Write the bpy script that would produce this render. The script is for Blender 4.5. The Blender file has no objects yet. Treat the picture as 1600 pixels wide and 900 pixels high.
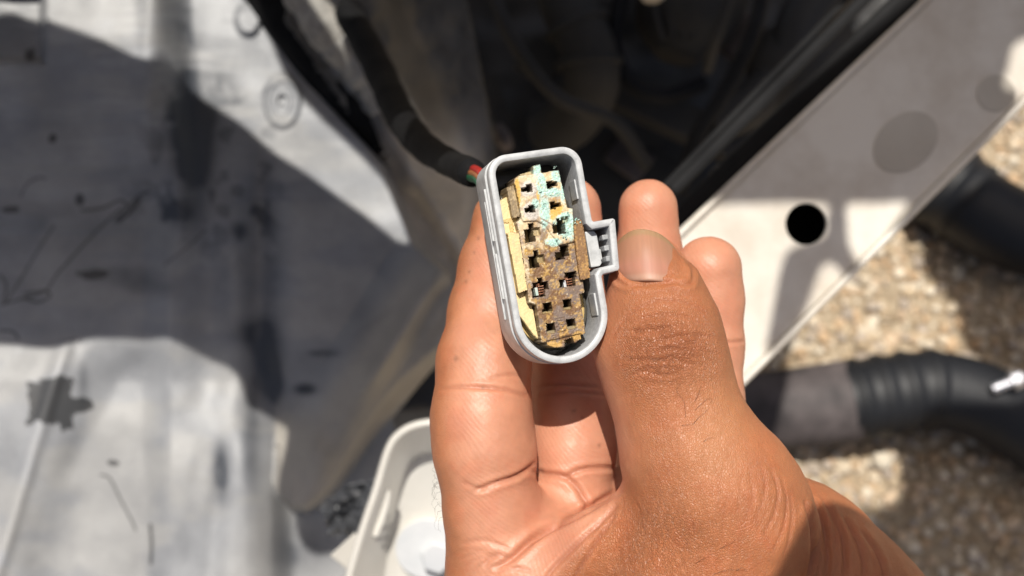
import bpy, bmesh, math, random
import numpy as np
from mathutils import Vector, Matrix
from mathutils.geometry import delaunay_2d_cdt

random.seed(7)
RNG = np.random.default_rng(7)
SC = bpy.context.scene
COL = SC.collection

# ------------------------------------------------------------------ camera, light, exposure
FPX = 1716.0            # focal length in photograph pixels (1600 px wide)
D0 = 185.0              # distance from lens to the connector's mouth, mm
TILT = math.radians(18) # camera looks almost straight down
CAM_H = 1.236
cam_data = bpy.data.cameras.new('camera')
cam = bpy.data.objects.new('camera', cam_data)
COL.objects.link(cam)
cam.location = (0, 0, CAM_H)
cam.rotation_euler = (TILT, 0, 0)
cam_data.sensor_width = 36.0
cam_data.lens = 36.0 * FPX / 1600.0
cam_data.clip_start = 0.01
cam_data.clip_end = 200
cam_data.dof.use_dof = True
cam_data.dof.focus_distance = 0.186
cam_data.dof.aperture_fstop = cam_data.lens / 1.9    # an opening about 1.9 mm across, like a smartphone's
SC.camera = cam
CM = Matrix.Translation((0, 0, CAM_H)) @ Matrix.Rotation(TILT, 4, 'X')
CMN = np.array(CM)

SUN_C = Vector((-0.06, 0.49, 0.868)).normalized()     # towards the sun, in the camera's axes
SUN_W = (CM.to_3x3() @ SUN_C).normalized()
world = bpy.data.worlds.new('World')
SC.world = world
world.use_nodes = True
wn = world.node_tree.nodes
bg = wn['Background']
sky = wn.new('ShaderNodeTexSky')
sky.sky_type = 'NISHITA'
sky.sun_disc = False
sky.sun_elevation = math.asin(SUN_W.z)
sky.sun_rotation = math.atan2(SUN_W.x, SUN_W.y)
world.node_tree.links.new(sky.outputs[0], bg.inputs[0])
sky.dust_density = 5.0
sky.air_density = 0.8
sky.ozone_density = 0.4
bg.inputs[1].default_value = 0.072
sun_data = bpy.data.lights.new('sun', 'SUN')
sun_data.energy = 4.8
sun_data.angle = math.radians(0.53)
sun_data.color = (1.0, 0.955, 0.88)
sun = bpy.data.objects.new('sun', sun_data)
COL.objects.link(sun)
sun.rotation_euler = SUN_W.to_track_quat('Z', 'Y').to_euler()
sun.location = (0, 0, 5)
SC.view_settings.view_transform = 'Standard'
SC.view_settings.look = 'None'
SC.view_settings.exposure = 0.0
SC.view_settings.gamma = 1.0
SC.view_settings.use_curve_mapping = False

# ------------------------------------------------------------------ helpers
def P(px, py, depth):
    """world point seen at a photograph pixel, `depth` mm in front of the lens"""
    return CM @ Vector(((px - 800) * depth / FPX / 1000, (450 - py) * depth / FPX / 1000, -depth / 1000))

def c2w(pts):
    """camera-axes millimetres (z = 0 at the connector mouth, towards the lens) to world metres"""
    p = np.asarray(pts, dtype=np.float64).copy()
    p[:, 2] -= D0
    p *= 0.001
    return p @ CMN[:3, :3].T + CMN[:3, 3]

def pt(px, py, z):
    d = D0 - z
    return np.array([(px - 800) * d / FPX, (450 - py) * d / FPX, z])

def tag(o, label=None, cat=None, group=None, kind=None):
    if label: o['label'] = label
    if cat: o['category'] = cat
    if group: o['group'] = group
    if kind: o['kind'] = kind
    return o

def empty(name, loc):
    o = bpy.data.objects.new(name, None)
    COL.objects.link(o)
    o.location = loc
    o.empty_display_size = 0.01
    return o

def mesh_obj(name, verts, faces, mat, parent=None, smooth=False, origin=None):
    verts = np.asarray(verts, dtype=np.float64)
    if parent is not None:
        base = np.zeros(3); q = parent
        while q is not None:
            base = base + np.array(q.location); q = q.parent
    else:
        base = np.array(origin) if origin is not None else verts.mean(0)
    me = bpy.data.meshes.new(name)
    if isinstance(faces, np.ndarray):
        me.from_pydata([], [], [])
        nf, k = faces.shape
        me.vertices.add(len(verts)); me.vertices.foreach_set('co', (verts - base).astype(np.float32).ravel())
        me.loops.add(nf * k); me.loops.foreach_set('vertex_index', faces.astype(np.int32).ravel())
        me.polygons.add(nf)
        me.polygons.foreach_set('loop_start', np.arange(0, nf * k, k, dtype=np.int32))
        me.update(calc_edges=True)
        me.validate()
    else:
        me.from_pydata((verts - base).tolist(), [], faces)
        me.update()
    me.materials.append(mat)
    if smooth:
        me.polygons.foreach_set('use_smooth', np.ones(len(me.polygons), dtype=bool))
    o = bpy.data.objects.new(name, me)
    COL.objects.link(o)
    if parent is not None:
        o.parent = parent
    else:
        o.location = base
    return o

def bm_obj(name, bm, mat, parent=None, smooth=False, bevel=0.0):
    bmesh.ops.recalc_face_normals(bm, faces=bm.faces)
    if bevel:
        es = [e for e in bm.edges if len(e.link_faces) == 2 and e.calc_face_angle(0) > 0.6]
        bmesh.ops.bevel(bm, geom=es, offset=bevel, segments=2, affect='EDGES', profile=0.6)
    bm.verts.ensure_lookup_table()
    v = np.array([x.co[:] for x in bm.verts])
    bm.verts.index_update()
    f = [[x.index for x in fc.verts] for fc in bm.faces]
    bm.free()
    return mesh_obj(name, v, f, mat, parent, smooth)

def set_color(o, name, cols):
    at = o.data.color_attributes.new(name, 'FLOAT_COLOR', 'POINT')
    c = np.ones((len(cols), 4), dtype=np.float32)
    c[:, :cols.shape[1]] = cols
    at.data.foreach_set('color', c.ravel())

def set_float(o, name, vals):
    at = o.data.attributes.new(name, 'FLOAT', 'POINT')
    at.data.foreach_set('value', vals.astype(np.float32))

# --- numpy noise
def _hash(ix, iy, iz, seed):
    h = (ix * 374761393 + iy * 668265263 + iz * 2147483647 + seed * 1274126177) & 0xFFFFFFFF
    h = ((h ^ (h >> 13)) * 1274126177) & 0xFFFFFFFF
    h = h ^ (h >> 16)
    return (h & 0xFFFF) / 65535.0

def vnoise(x, y, z=None, seed=0):
    if z is None: z = np.zeros_like(x)
    ix, iy, iz = np.floor(x).astype(np.int64), np.floor(y).astype(np.int64), np.floor(z).astype(np.int64)
    fx, fy, fz = x - ix, y - iy, z - iz
    fx, fy, fz = fx*fx*(3-2*fx), fy*fy*(3-2*fy), fz*fz*(3-2*fz)
    r = 0
    for dx in (0, 1):
        for dy in (0, 1):
            for dz in (0, 1):
                w = (fx if dx else 1-fx) * (fy if dy else 1-fy) * (fz if dz else 1-fz)
                r = r + w * _hash(ix+dx, iy+dy, iz+dz, seed)
    return r

def fbm(x, y, z=None, seed=0, octv=4):
    r, a, t = 0, 0.5, 0
    for k in range(octv):
        f = 2.0 ** k
        r = r + a * vnoise(x*f, y*f, None if z is None else z*f, seed + k*17)
        t += a; a *= 0.5
    return r / t

def sstep(a, b, x):
    t = np.clip((x - a) / (b - a), 0, 1)
    return t*t*(3-2*t)

def seg_dist(x, y, pl):
    """distance to a polyline, and how far along it (0..1)"""
    best = np.full(x.shape, 1e9); along = np.zeros(x.shape); n = len(pl) - 1
    for i in range(n):
        ax, ay = pl[i]; bx, by = pl[i+1]
        dx, dy = bx-ax, by-ay
        t = np.clip(((x-ax)*dx + (y-ay)*dy) / (dx*dx + dy*dy + 1e-9), 0, 1)
        d = np.hypot(x-ax-t*dx, y-ay-t*dy)
        m = d < best
        best = np.where(m, d, best); along = np.where(m, (i+t)/n, along)
    return best, along

def in_poly(x, y, poly):
    r = np.zeros(x.shape, dtype=bool); n = len(poly); j = n-1
    for i in range(n):
        xi, yi = poly[i]; xj, yj = poly[j]
        c = ((yi > y) != (yj > y)) & (x < (xj-xi)*(y-yi)/((yj-yi) if yj != yi else 1e-12) + xi)
        r ^= c; j = i
    return r

def smooth_line(pl, n=8, closed=False):
    """Catmull-Rom through points of any dimension"""
    p = [np.array(q, dtype=float) for q in pl]; m = len(p); out = []
    for i in range(m if closed else m-1):
        if closed: a, b, c, d = p[i-1], p[i], p[(i+1) % m], p[(i+2) % m]
        else: a, b, c, d = p[max(i-1, 0)], p[i], p[i+1], p[min(i+2, m-1)]
        for k in range(n):
            t = k/n
            out.append(0.5*((2*b) + (c-a)*t + (2*a-5*b+4*c-d)*t*t + (3*b-a-3*c+d)*t**3))
    if not closed: out.append(p[-1])
    return out

def tube(name, pts, radii, mat, parent=None, seg=16, caps=True, n=8, squash=None):
    """a tube along world points (smoothed), radii in metres"""
    q = smooth_line([np.concatenate([np.array(a), [r]]) for a, r in zip(pts, radii)], n)
    c = np.array(q)[:, :3]; r = np.array(q)[:, 3]
    return tube_raw(name, c, r, mat, parent, seg, caps)

def tube_raw(name, c, r, mat, parent=None, seg=16, caps=True):
    c = np.asarray(c); m = len(c)
    t = np.gradient(c, axis=0); t /= np.linalg.norm(t, axis=1)[:, None] + 1e-12
    up = np.array([0.13, 0.31, 0.94]); nrm = np.cross(t[0], up); nrm /= np.linalg.norm(nrm)
    V = []
    ang = np.linspace(0, 2*np.pi, seg, endpoint=False)
    for i in range(m):
        nrm = nrm - t[i]*np.dot(nrm, t[i]); nrm /= np.linalg.norm(nrm)
        b = np.cross(t[i], nrm)
        V.append(c[i] + r[i]*(np.cos(ang)[:, None]*nrm + np.sin(ang)[:, None]*b))
    V = np.concatenate(V)
    F = [[i*seg+j, i*seg+(j+1) % seg, (i+1)*seg+(j+1) % seg, (i+1)*seg+j] for i in range(m-1) for j in range(seg)]
    if caps:
        F.append(list(range(seg))[::-1]); F.append([(m-1)*seg+j for j in range(seg)])
    return mesh_obj(name, V, F, mat, parent, True)

def plate(name, outer, holes, mat, thick, parent=None, bevel=0.0, smooth=False):
    """flat sheet: outer and hole outlines are world points; thickened away from the lens by `thick` metres"""
    inv = CM.inverted(); loops = [[inv @ Vector(p) for p in lp] for lp in [outer] + list(holes)]
    pts = [p for lp in loops for p in lp]; edges = []; o = 0
    for lp in loops:
        edges += [(o+i, o+(i+1) % len(lp)) for i in range(len(lp))]; o += len(lp)
    v2, _, tri, _, _, _ = delaunay_2d_cdt([Vector((p.x*1000, p.y*1000)) for p in pts], edges, [], 0, 1e-4)
    zmm = pts[0].z
    polys = [[(p.x*1000, p.y*1000) for p in lp] for lp in loops]
    bm = bmesh.new(); bv = [bm.verts.new(CM @ Vector((v.x/1000, v.y/1000, zmm))) for v in v2]
    for t in tri:
        c = (v2[t[0]] + v2[t[1]] + v2[t[2]])/3; cx, cy = np.array([c.x]), np.array([c.y])
        if in_poly(cx, cy, polys[0])[0] and not any(in_poly(cx, cy, h)[0] for h in polys[1:]):
            bm.faces.new([bv[i] for i in t])
    bmesh.ops.delete(bm, geom=[v for v in bm.verts if not v.link_faces], context='VERTS')
    away = CM.to_3x3() @ Vector((0, 0, -1))
    r = bmesh.ops.extrude_face_region(bm, geom=bm.faces[:])
    ev = [g for g in r['geom'] if isinstance(g, bmesh.types.BMVert)]
    bmesh.ops.translate(bm, verts=ev, vec=away*thick)
    return bm_obj(name, bm, mat, parent, smooth, bevel)

def prism(name, loop_front, loop_back, mat, parent=None, bevel=0.0, smooth=False):
    bm = bmesh.new()
    a = [bm.verts.new(p) for p in loop_front]; b = [bm.verts.new(p) for p in loop_back]
    n = len(a)
    bm.faces.new(a); bm.faces.new(b[::-1])
    for i in range(n): bm.faces.new((a[i], b[i], b[(i+1) % n], a[(i+1) % n]))
    return bm_obj(name, bm, mat, parent, smooth, bevel)

def grid_sheet(name, px0, px1, py0, py1, nx, ny, depth_fn, mat, parent=None, keep=None, thick=3.0, xs=None, ys=None):
    """a moulded sheet: depth_fn(px,py) in mm; with a real back face"""
    if xs is None: xs = np.linspace(px0, px1, nx)
    if ys is None: ys = np.linspace(py0, py1, ny)
    nx, ny = len(xs), len(ys)
    X, Y = np.meshgrid(xs, ys)
    D = depth_fn(X, Y)
    def to_w(X, Y, D):
        c = np.stack([(X-800)*D/FPX, (450-Y)*D/FPX, D0 - D], -1).reshape(-1, 3)
        return c2w(c)
    V = to_w(X, Y, D)
    idx = np.arange(nx*ny).reshape(ny, nx)
    F = np.stack([idx[:-1, :-1], idx[1:, :-1], idx[1:, 1:], idx[:-1, 1:]], -1).reshape(-1, 4)
    if keep is not None:
        xc = 0.25*(X[:-1, :-1]+X[1:, :-1]+X[1:, 1:]+X[:-1, 1:]).ravel(); yc = 0.25*(Y[:-1, :-1]+Y[1:, :-1]+Y[1:, 1:]+Y[:-1, 1:]).ravel()
        F = F[keep(xc, yc)]
        used = np.zeros(nx*ny, bool); used[F.ravel()] = True
        rm = np.cumsum(used)-1
        V = V[used]; F = rm[F]; X = X.ravel()[used]; Y = Y.ravel()[used]
    else:
        X = X.ravel(); Y = Y.ravel()
    o = mesh_obj(name, V, F, mat, parent, True)
    md = o.modifiers.new('thickness', 'SOLIDIFY'); md.thickness = thick/1000; md.offset = -1
    return o, X, Y

# --- materials
def new_mat(name):
    m = bpy.data.materials.new(name); m.use_nodes = True
    nt = m.node_tree; b = nt.nodes['Principled BSDF']
    return m, nt, b

def N(nt, kind, **kw):
    n = nt.nodes.new(kind)
    for k, v in kw.items():
        if k in n.inputs: n.inputs[k].default_value = v
        else: setattr(n, k, v)
    return n

def simple(name, c1, c2=None, rough=0.6, scale=30.0, bump=0.0, bscale=200.0, detail=6.0, metallic=0.0, lo=0.35, hi=0.65, spec=0.5, coat=0.0, attr=None):
    """two-tone noise material on object coordinates, with a fine bump; colour from an attribute if given"""
    m, nt, b = new_mat(name)
    L = nt.links.new
    tc = N(nt, 'ShaderNodeTexCoord')
    nz = N(nt, 'ShaderNodeTexNoise', Scale=scale, Detail=detail, Roughness=0.6)
    L(tc.outputs['Object'], nz.inputs['Vector'])
    rp = N(nt, 'ShaderNodeValToRGB')
    rp.color_ramp.elements[0].position = lo; rp.color_ramp.elements[1].position = hi
    c2 = c2 or c1
    rp.color_ramp.elements[0].color = (*c1, 1); rp.color_ramp.elements[1].color = (*c2, 1)
    L(nz.outputs['Fac'], rp.inputs['Fac'])
    if attr:
        at = N(nt, 'ShaderNodeAttribute', attribute_name=attr)
        mx = N(nt, 'ShaderNodeMix', data_type='RGBA', blend_type='MULTIPLY'); mx.inputs[0].default_value = 1.0
        L(at.outputs['Color'], mx.inputs[6]); L(rp.outputs['Color'], mx.inputs[7])
        L(mx.outputs[2], b.inputs['Base Color'])
    else:
        L(rp.outputs['Color'], b.inputs['Base Color'])
    b.inputs['Roughness'].default_value = rough
    b.inputs['Metallic'].default_value = metallic
    b.inputs['Specular IOR Level'].default_value = spec
    b.inputs['Coat Weight'].default_value = coat
    b.inputs['Coat Roughness'].default_value = 0.15
    if bump:
        n2 = N(nt, 'ShaderNodeTexNoise', Scale=bscale, Detail=5.0, Roughness=0.65)
        L(tc.outputs['Object'], n2.inputs['Vector'])
        bp = N(nt, 'ShaderNodeBump', Strength=1.0, Distance=bump)
        L(n2.outputs['Fac'], bp.inputs['Height']); L(bp.outputs['Normal'], b.inputs['Normal'])
    return m

M = {}
M['white_paint'] = simple('dusty_white_paint', (0.54, 0.475, 0.39), (0.72, 0.675, 0.595), 0.5, 38, 0.00015, 260, lo=0.27, hi=0.60, detail=10.0, coat=0.25)
M['white_clean'] = simple('white_paint', (0.60, 0.575, 0.52), (0.67, 0.65, 0.60), 0.4, 25, 0.0001, 300, coat=0.3)
M['cavity'] = simple('hole_shade_black', (0.006, 0.006, 0.006), (0.012, 0.011, 0.010), 0.9, 20, spec=0.1)  # near-black lining painted in for the dark inside the beam's hole
M['dark_plastic'] = simple('dark_plastic', (0.018, 0.018, 0.019), (0.05, 0.048, 0.045), 0.6, 14, 0.0004, 120, lo=0.3, hi=0.75)
M['dark_dusty'] = simple('dark_dusty_metal', (0.018, 0.017, 0.015), (0.055, 0.051, 0.045), 0.75, 10, 0.0004, 90, lo=0.3, hi=0.7)
M['matte_black'] = simple('matte_black_plastic', (0.010, 0.010, 0.011), (0.022, 0.022, 0.023), 0.75, 20, 0.0002, 150, spec=0.15)
M['black_rubber'] = simple('black_rubber', (0.007, 0.0075, 0.009), (0.017, 0.018, 0.021), 0.55, 9, 0.0003, 150, lo=0.3, hi=0.7)
M['tape'] = simple('black_cloth_tape', (0.006, 0.006, 0.007), (0.015, 0.015, 0.015), 0.8, 60, 0.0002, 900, spec=0.12)
M['mauve'] = simple('dusty_mauve_plastic', (0.04, 0.033, 0.033), (0.13, 0.108, 0.105), 0.7, 22, 0.0003, 90)
M['silver'] = simple('zinc_steel', (0.62, 0.63, 0.68), (0.75, 0.75, 0.78), 0.35, 200, 0.00005, 900, metallic=0.85)
M['washer'] = simple('dull_zinc', (0.50, 0.52, 0.54), (0.6, 0.61, 0.62), 0.55, 60, metallic=0.2)
M['wire_red'] = simple('red_wire', (0.42, 0.02, 0.015), (0.5, 0.03, 0.02), 0.4, 60)
M['wire_orange'] = simple('orange_wire', (0.36, 0.13, 0.05), (0.42, 0.16, 0.06), 0.4, 60)
M['wire_green'] = simple('green_wire', (0.015, 0.10, 0.045), (0.02, 0.14, 0.06), 0.4, 60)

# ================================================================== ground
gn = np.array([0, 0, 1.0])
def ground_hit(px, py, z=0.0):
    o = np.array([0, 0, CAM_H]); d = CMN[:3, :3] @ np.array([(px-800)/FPX, (450-py)/FPX, -1.0])
    return o + d*((z-CAM_H)/d[2])
M['soil'] = simple('gravelly_soil', (0.34, 0.26, 0.17), (0.50, 0.41, 0.29), 0.9, 60, 0.004, 150, lo=0.35, hi=0.65)
bm = bmesh.new()
S_ = 60.0
for q in ((-S_, -S_), (S_, -S_), (S_, S_), (-S_, S_)): bm.verts.new((q[0], q[1], 0))
bm.faces.new(bm.verts[:])
g = bm_obj('ground', bm, M['soil']); tag(g, kind='structure')

def gravel():
    bmi = bmesh.new(); bmesh.ops.create_icosphere(bmi, subdivisions=1, radius=1.0)
    bmi.verts.ensure_lookup_table(); bmi.verts.index_update()
    bv = np.array([v.co[:] for v in bmi.verts]); bf = np.array([[v.index for v in f.verts] for f in bmi.faces]); bmi.free()
    Vs, Fs, Cs, o = [], [], [], 0
    pal = np.array([[0.46, 0.36, 0.24], [0.54, 0.45, 0.33], [0.38, 0.29, 0.19], [0.58, 0.51, 0.40], [0.44, 0.31, 0.19], [0.36, 0.30, 0.24], [0.50, 0.38, 0.26]])
    a = ground_hit(1150, 0); b = ground_hit(1650, 900)
    x0, x1, y0, y1 = a[0]-0.06, b[0]+0.30, b[1]-0.12, a[1]+0.12
    n = 9000
    for k in range(n):
        x = x0 + (x1-x0)*RNG.random(); y = y0 + (y1-y0)*RNG.random()
        r = 0.0030 + 0.0062*RNG.random()**2.4
        if k < 50: r = 0.009 + 0.007*RNG.random()
        sc = r*np.array([0.8+0.5*RNG.random(), 0.7+0.4*RNG.random(), 0.55+0.25*RNG.random()])
        v = bv*(1 + 0.22*(vnoise(bv[:, 0]*1.7+k, bv[:, 1]*1.7, bv[:, 2]*1.7+k*0.37, 3)-0.5)[:, None]*2)
        v = np.sign(v)*np.abs(v)**0.85
        t = RNG.random()*6.283; R = np.array([[math.cos(t), -math.sin(t), 0], [math.sin(t), math.cos(t), 0], [0, 0, 1]])
        v = (v*sc) @ R.T + np.array([x, y, sc[2]*(0.25+0.75*RNG.random())])
        Vs.append(v); Fs.append(bf+o); o += len(v)
        Cs.append(np.repeat((pal[RNG.integers(len(pal))]*(1.25+0.35*RNG.random()))[None], len(v), 0))
    ob = mesh_obj('gravel', np.concatenate(Vs), np.concatenate(Fs), M['stone'], None, True)
    set_color(ob, 'stonecol', np.concatenate(Cs))
    tag(ob, 'loose tan and grey gravel covering the ground', 'gravel', kind='stuff')
M['stone'] = simple('stone', (0.75, 0.75, 0.75), (1.0, 1.0, 1.0), 0.85, 300, 0.0006, 500, attr='stonecol')
gravel()

# ================================================================== the car: liner on the left
def g1(x, c, w): return np.exp(-((x-c)/w)**2)
LOBE_LOW = [(395,735),(420,742),(434,772),(456,796),(480,800),(504,788),(532,760),(560,722),(590,676),(625,632),(662,598),(700,570),(740,545)]
def liner_depth(X, Y):
    D = 560 + 0.03*(450-Y) + 0.02*(X-200)
    D = D + 26*sstep(230, 300, X)*sstep(360, 120, Y)                 # step behind the upright ridge
    rx = 262 + 22*np.sin((Y-60)/190)                                 # upright ridge
    D = D - 9*g1(X, rx, 26)*sstep(430, 300, Y)
    D = D + 10*g1(X, 408 - 0.02*(Y-300), 30)*sstep(190, 330, Y)*sstep(760, 560, Y)   # hollow
    D = D + 7*g1(X, 330, 40)*sstep(330, 430, Y)*sstep(700, 560, Y)
    for y0, a in ((258, 2.2), (350, 2.6), (176, 2.0), (300, 1.2)):   # shallow steps across
        D = D + a*np.tanh((Y - y0 - 0.02*X - 4*np.sin(X/60))/9)*sstep(270, 220, X)
    # lower panel: diagonal swage and folds
    lx = 105 - (Y-530)*0.30
    D = D - 2.5*g1(X, lx, 12)*sstep(520, 560, Y)
    D = D + 7*np.tanh((X-lx-45)/40)*sstep(520, 600, Y)
    lx2 = 205 - (Y-560)*0.55
    D = D + 1.2*g1(X, lx2, 22)*sstep(540, 590, Y)*sstep(800, 690, Y)
    for x0, a, w in ((345, 2.6, 18), (312, 1.2, 16), (372, -2.2, 26), (235, 1, 18)):
        D = D + a*g1(X, x0-(Y-740)*0.10, w)*sstep(660, 740, Y)
    D = D + 22*sstep(380, 470, X)*sstep(560, 700, Y)
    # raised boss with a dimple, upper right
    r = np.hypot((X-441)/28, (Y-158)/42)
    D = D - 4*sstep(1.15, 0.85, r) + 4*sstep(0.30, 0.18, r) + 1.6*g1(r, 0.62, 0.12)
    r2 = np.hypot((X-388)/20, (Y-30)/26); D = D - 5*sstep(1.2, 0.7, r2)
    # a pocket in the top left corner
    r = np.maximum(np.abs((X-10)/62), np.abs((Y-40)/62)); D = D + 12*sstep(1.05, 0.80, r)
    D = D + 6*(fbm(X/150, Y/150, None, 5, 2)-0.5) + 1.0*(fbm(X/40, Y/60, None, 8, 2)-0.5)
    # swelling lobe on the right: rises softly from the hollow, ends in a rounded lower lip
    t = ((X-432)*340 + (Y-720)*208)/398.6
    lowy = np.interp(X, [p[0] for p in LOBE_LOW], [p[1] for p in LOBE_LOW])
    ins = sstep(6, -10 - 34*sstep(470, 560, 1.0*X), Y-lowy)*sstep(424, 440, X + 0.6*np.maximum(0, 700-Y))
    lob = (26*np.clip(1-((t-92)/112)**2, 0, 1)*sstep(330, 440, Y) + 8*sstep(426, 462, X)*sstep(560, 680, Y))
    rid = g1(t, 62, 14)*7*sstep(380, 460, Y)*sstep(640, 560, Y) - g1(t, 95, 20)*6
    D = D - (lob + rid)*ins - 14*g1(np.hypot(X-492, (Y-706)*0.8), 0, 26)*ins*0.4
    D = D + 10*(1-ins)*sstep(420, 460, X)*sstep(560, 640, Y)
    # turned edge along the upper right side
    ex = np.interp(Y, [-150, 0, 60, 150, 260, 385, 480], [372, 408, 432, 505, 596, 650, 760])
    D = D + 50*sstep(-6, 22, X-ex)*sstep(470, 400, Y)
    return D
GAP = [(740,500),(704,545),(658,598),(612,655),(628,700),(690,690),(740,650)]
LINER_EDGE = [(-1090,-790),(330,-790),(405,-170),(415,0),(440,70),(520,165),(606,262),(660,380),(700,420),(718,480),(712,640),(680,700),(680,1490),(-1090,1490)]
m_l, nt_, b_ = new_mat('dusty_liner_plastic')
at_ = N(nt_, 'ShaderNodeAttribute', attribute_name='dust')
tc_ = N(nt_, 'ShaderNodeTexCoord'); nz_ = N(nt_, 'ShaderNodeTexNoise', Scale=260.0, Detail=6.0, Roughness=0.7); nt_.links.new(tc_.outputs['Object'], nz_.inputs['Vector'])
rp_ = N(nt_, 'ShaderNodeMapRange'); rp_.inputs['To Min'].default_value = 0.88; rp_.inputs['To Max'].default_value = 1.12; nt_.links.new(nz_.outputs['Fac'], rp_.inputs['Value'])
mx_ = N(nt_, 'ShaderNodeVectorMath', operation='SCALE'); nt_.links.new(at_.outputs['Color'], mx_.inputs[0]); nt_.links.new(rp_.outputs[0], mx_.inputs['Scale'])
nt_.links.new(mx_.outputs[0], b_.inputs['Base Color'])
bp_ = N(nt_, 'ShaderNodeBump', Strength=1.0, Distance=0.00018); nt_.links.new(nz_.outputs['Fac'], bp_.inputs['Height']); nt_.links.new(bp_.outputs['Normal'], b_.inputs['Normal'])
b_.inputs['Roughness'].default_value = 0.46; b_.inputs['Specular IOR Level'].default_value = 0.5
M['liner'] = m_l
def liner_dust(X, Y):
    """dust, bare plastic, wet stain and scratches of the panel"""
    n1 = fbm(X/70, Y/70, None, 12, 5); n2 = fbm(X/22, Y/30, None, 15, 4); n3 = fbm(X/9, Y/9, None, 19, 3)
    dust = np.array([0.318, 0.325, 0.338]); bare = np.array([0.048, 0.054, 0.066]); warm = np.array([0.39, 0.375, 0.345])
    a = 0.84 + 0.55*(n1-0.5) + 0.22*(n2-0.5)
    # bare streaks of darker plastic
    for cx, cy, rx, ry, s in ((295,205,30,85,1.1),(330,150,45,45,.9),(412,300,26,90,.5),(410,470,30,110,.3),(478,608,18,9,.9),(505,552,24,6,.7),(345,740,12,45,.8),(390,690,14,70,.45),(330,640,50,30,.0),(190,430,70,16,.35),(280,330,34,25,.55),(310,250,26,60,.8),
                              (150,90,0.1,0.1,0),(300,50,26,50,.55),(420,620,30,90,.35),(130,600,8,36,.4),(470,860,60,45,.6),(415,560,26,60,.75),(385,520,30,24,.4),(432,600,10,30,.6),(60,330,80,20,.15),(375,360,14,14,.7),(20,40,45,45,.35),(230,450,40,14,.4)):
        a = a - s*np.exp(-(((X-cx)/rx)**2 + ((Y-cy)/ry)**2)**1.3)*(0.55+0.9*n2)
    lowr = sstep(-30, 60, ((X-432)*340 + (Y-720)*208)/398.6)*sstep(350, 450, Y)
    a = a + 0.05*lowr - 0.10*sstep(560, 500, Y)*sstep(150, 330, Y) + 0.30*(fbm(X/85, Y/38, None, 121, 4)-0.45)*sstep(560, 500, Y)
    a = a - 0.35*sstep(0.52, 0.62, n2)*sstep(180, 60, np.abs(X-330))*sstep(250, 60, np.abs(Y-250))
    a = a + 0.45*g1(X, 105-(Y-530)*0.30, 7)*sstep(520, 560, Y)*(0.5+n3)
    a = a + 0.22*sstep(0.55, 0.65, fbm(X/90, Y/16, None, 77, 4))*sstep(420, 120, Y)
    a = np.clip(a, 0.02, 1.15)
    C = bare + (dust-bare)*a[:, None]
    wm = sstep(0.45, 0.65, fbm(X/100, Y/60, None, 33, 3))*sstep(520, 560, Y)
    C = C + (warm-C)*(0.45*np.maximum(np.maximum(wm, 0.9*lowr), 0.9*sstep(560, 500, Y)*sstep(0.4, 0.6, fbm(X/110, Y/50, None, 131, 3)))*np.clip(a, 0, 1))[:, None]
    lowy = np.interp(X, [p[0] for p in LOBE_LOW], [p[1] for p in LOBE_LOW]); t_ = ((X-432)*340 + (Y-720)*208)/398.6
    lm = np.maximum(sstep(-6, 34, t_), sstep(424, 436, X)*sstep(610, 680, Y))*sstep(360, 460, Y)*sstep(6, -6, Y-lowy)
    sp = 1-0.85*np.exp(-(((X-478)/15)**2+((Y-608)/9)**2)) - 0.6*np.exp(-(((X-505)/22)**2+((Y-551)/6)**2)) - 0.5*np.exp(-(((X-540)/30 + (Y-530)/40)**2+((Y-530+0.6*(X-540))/7)**2))
    C = C + (np.array([0.38, 0.352, 0.308])*np.clip(sp, 0, 1)[:, None]*(0.8+0.4*n1[:, None])-C)*(0.9*lm)[:, None]
    # oily patch
    e = 0.75*(fbm(X/15, Y/15, None, 44, 4)-0.5)
    m = np.maximum(sstep(1.08, 0.98, np.maximum(np.abs((X-76)/34), np.abs((Y-630)/35)) + e*1.2), sstep(1.08, 0.95, np.hypot((X-123)/26, (Y-632)/12) + e))
    C = C*(1-0.80*m[:, None])
    for cx, cy, rx, ry in ((83,217,6,7),(125,310,6,9),(46,84,9,11),(12,328,14,5),(145,428,22,7),(178,723,10,5)):
        m = sstep(1.1, 0.8, np.hypot((X-cx)/rx, (Y-cy)/ry) + e*2); C = C*(1-0.75*m[:, None])
    for pl, w in (([(85,352),(60,390),(35,432),(22,452),(8,475)],1.3), ([(128,329),(160,325),(188,313),(198,325),(180,345),(215,308),(232,300)],1.8), ([(190,325),(150,362),(110,405),(88,430),(70,455),(30,468),(0,476)],1.5),
                  ([(32,308),(42,288),(60,278),(72,279)],1.2), ([(40,458),(70,455),(78,462),(60,472),(38,466)],1.8), ([(0,430),(10,445),(5,470)],1.6), ([(0,517),(20,518),(29,530)],1.8), ([(158,742),(172,748),(188,780),(205,812),(212,828)],1.6),
                  ([(186,345),(205,330),(218,312),(200,335)],3), ([(255,415),(300,380),(320,360)],1.0), ([(235,820),(237,850),(236,880)],2.5)):
        d, _ = seg_dist(X, Y, smooth_line(pl, 5)); C = C*(1-0.85*np.exp(-(d/w)**2))[:, None]
    return C
liner, LX, LY = grid_sheet('wheel_arch_liner', -220, 720, -170, 1080, 640, 840, liner_depth, M['liner'], None, lambda x, y: in_poly(x, y, LINER_EDGE) & ~in_poly(x, y, GAP), 3.0, np.concatenate([np.linspace(-1100, -32, 80), np.linspace(-28, 720, 520)]), np.concatenate([np.linspace(-800, -34, 60), np.linspace(-30, 930, 660), np.linspace(936, 1500, 60)]))
set_color(liner, 'dust', np.clip(liner_dust(LX, LY), 0, 1))
tag(liner, 'dusty grey plastic wheel arch liner with scratches and an oily stain', 'car panel')

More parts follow.
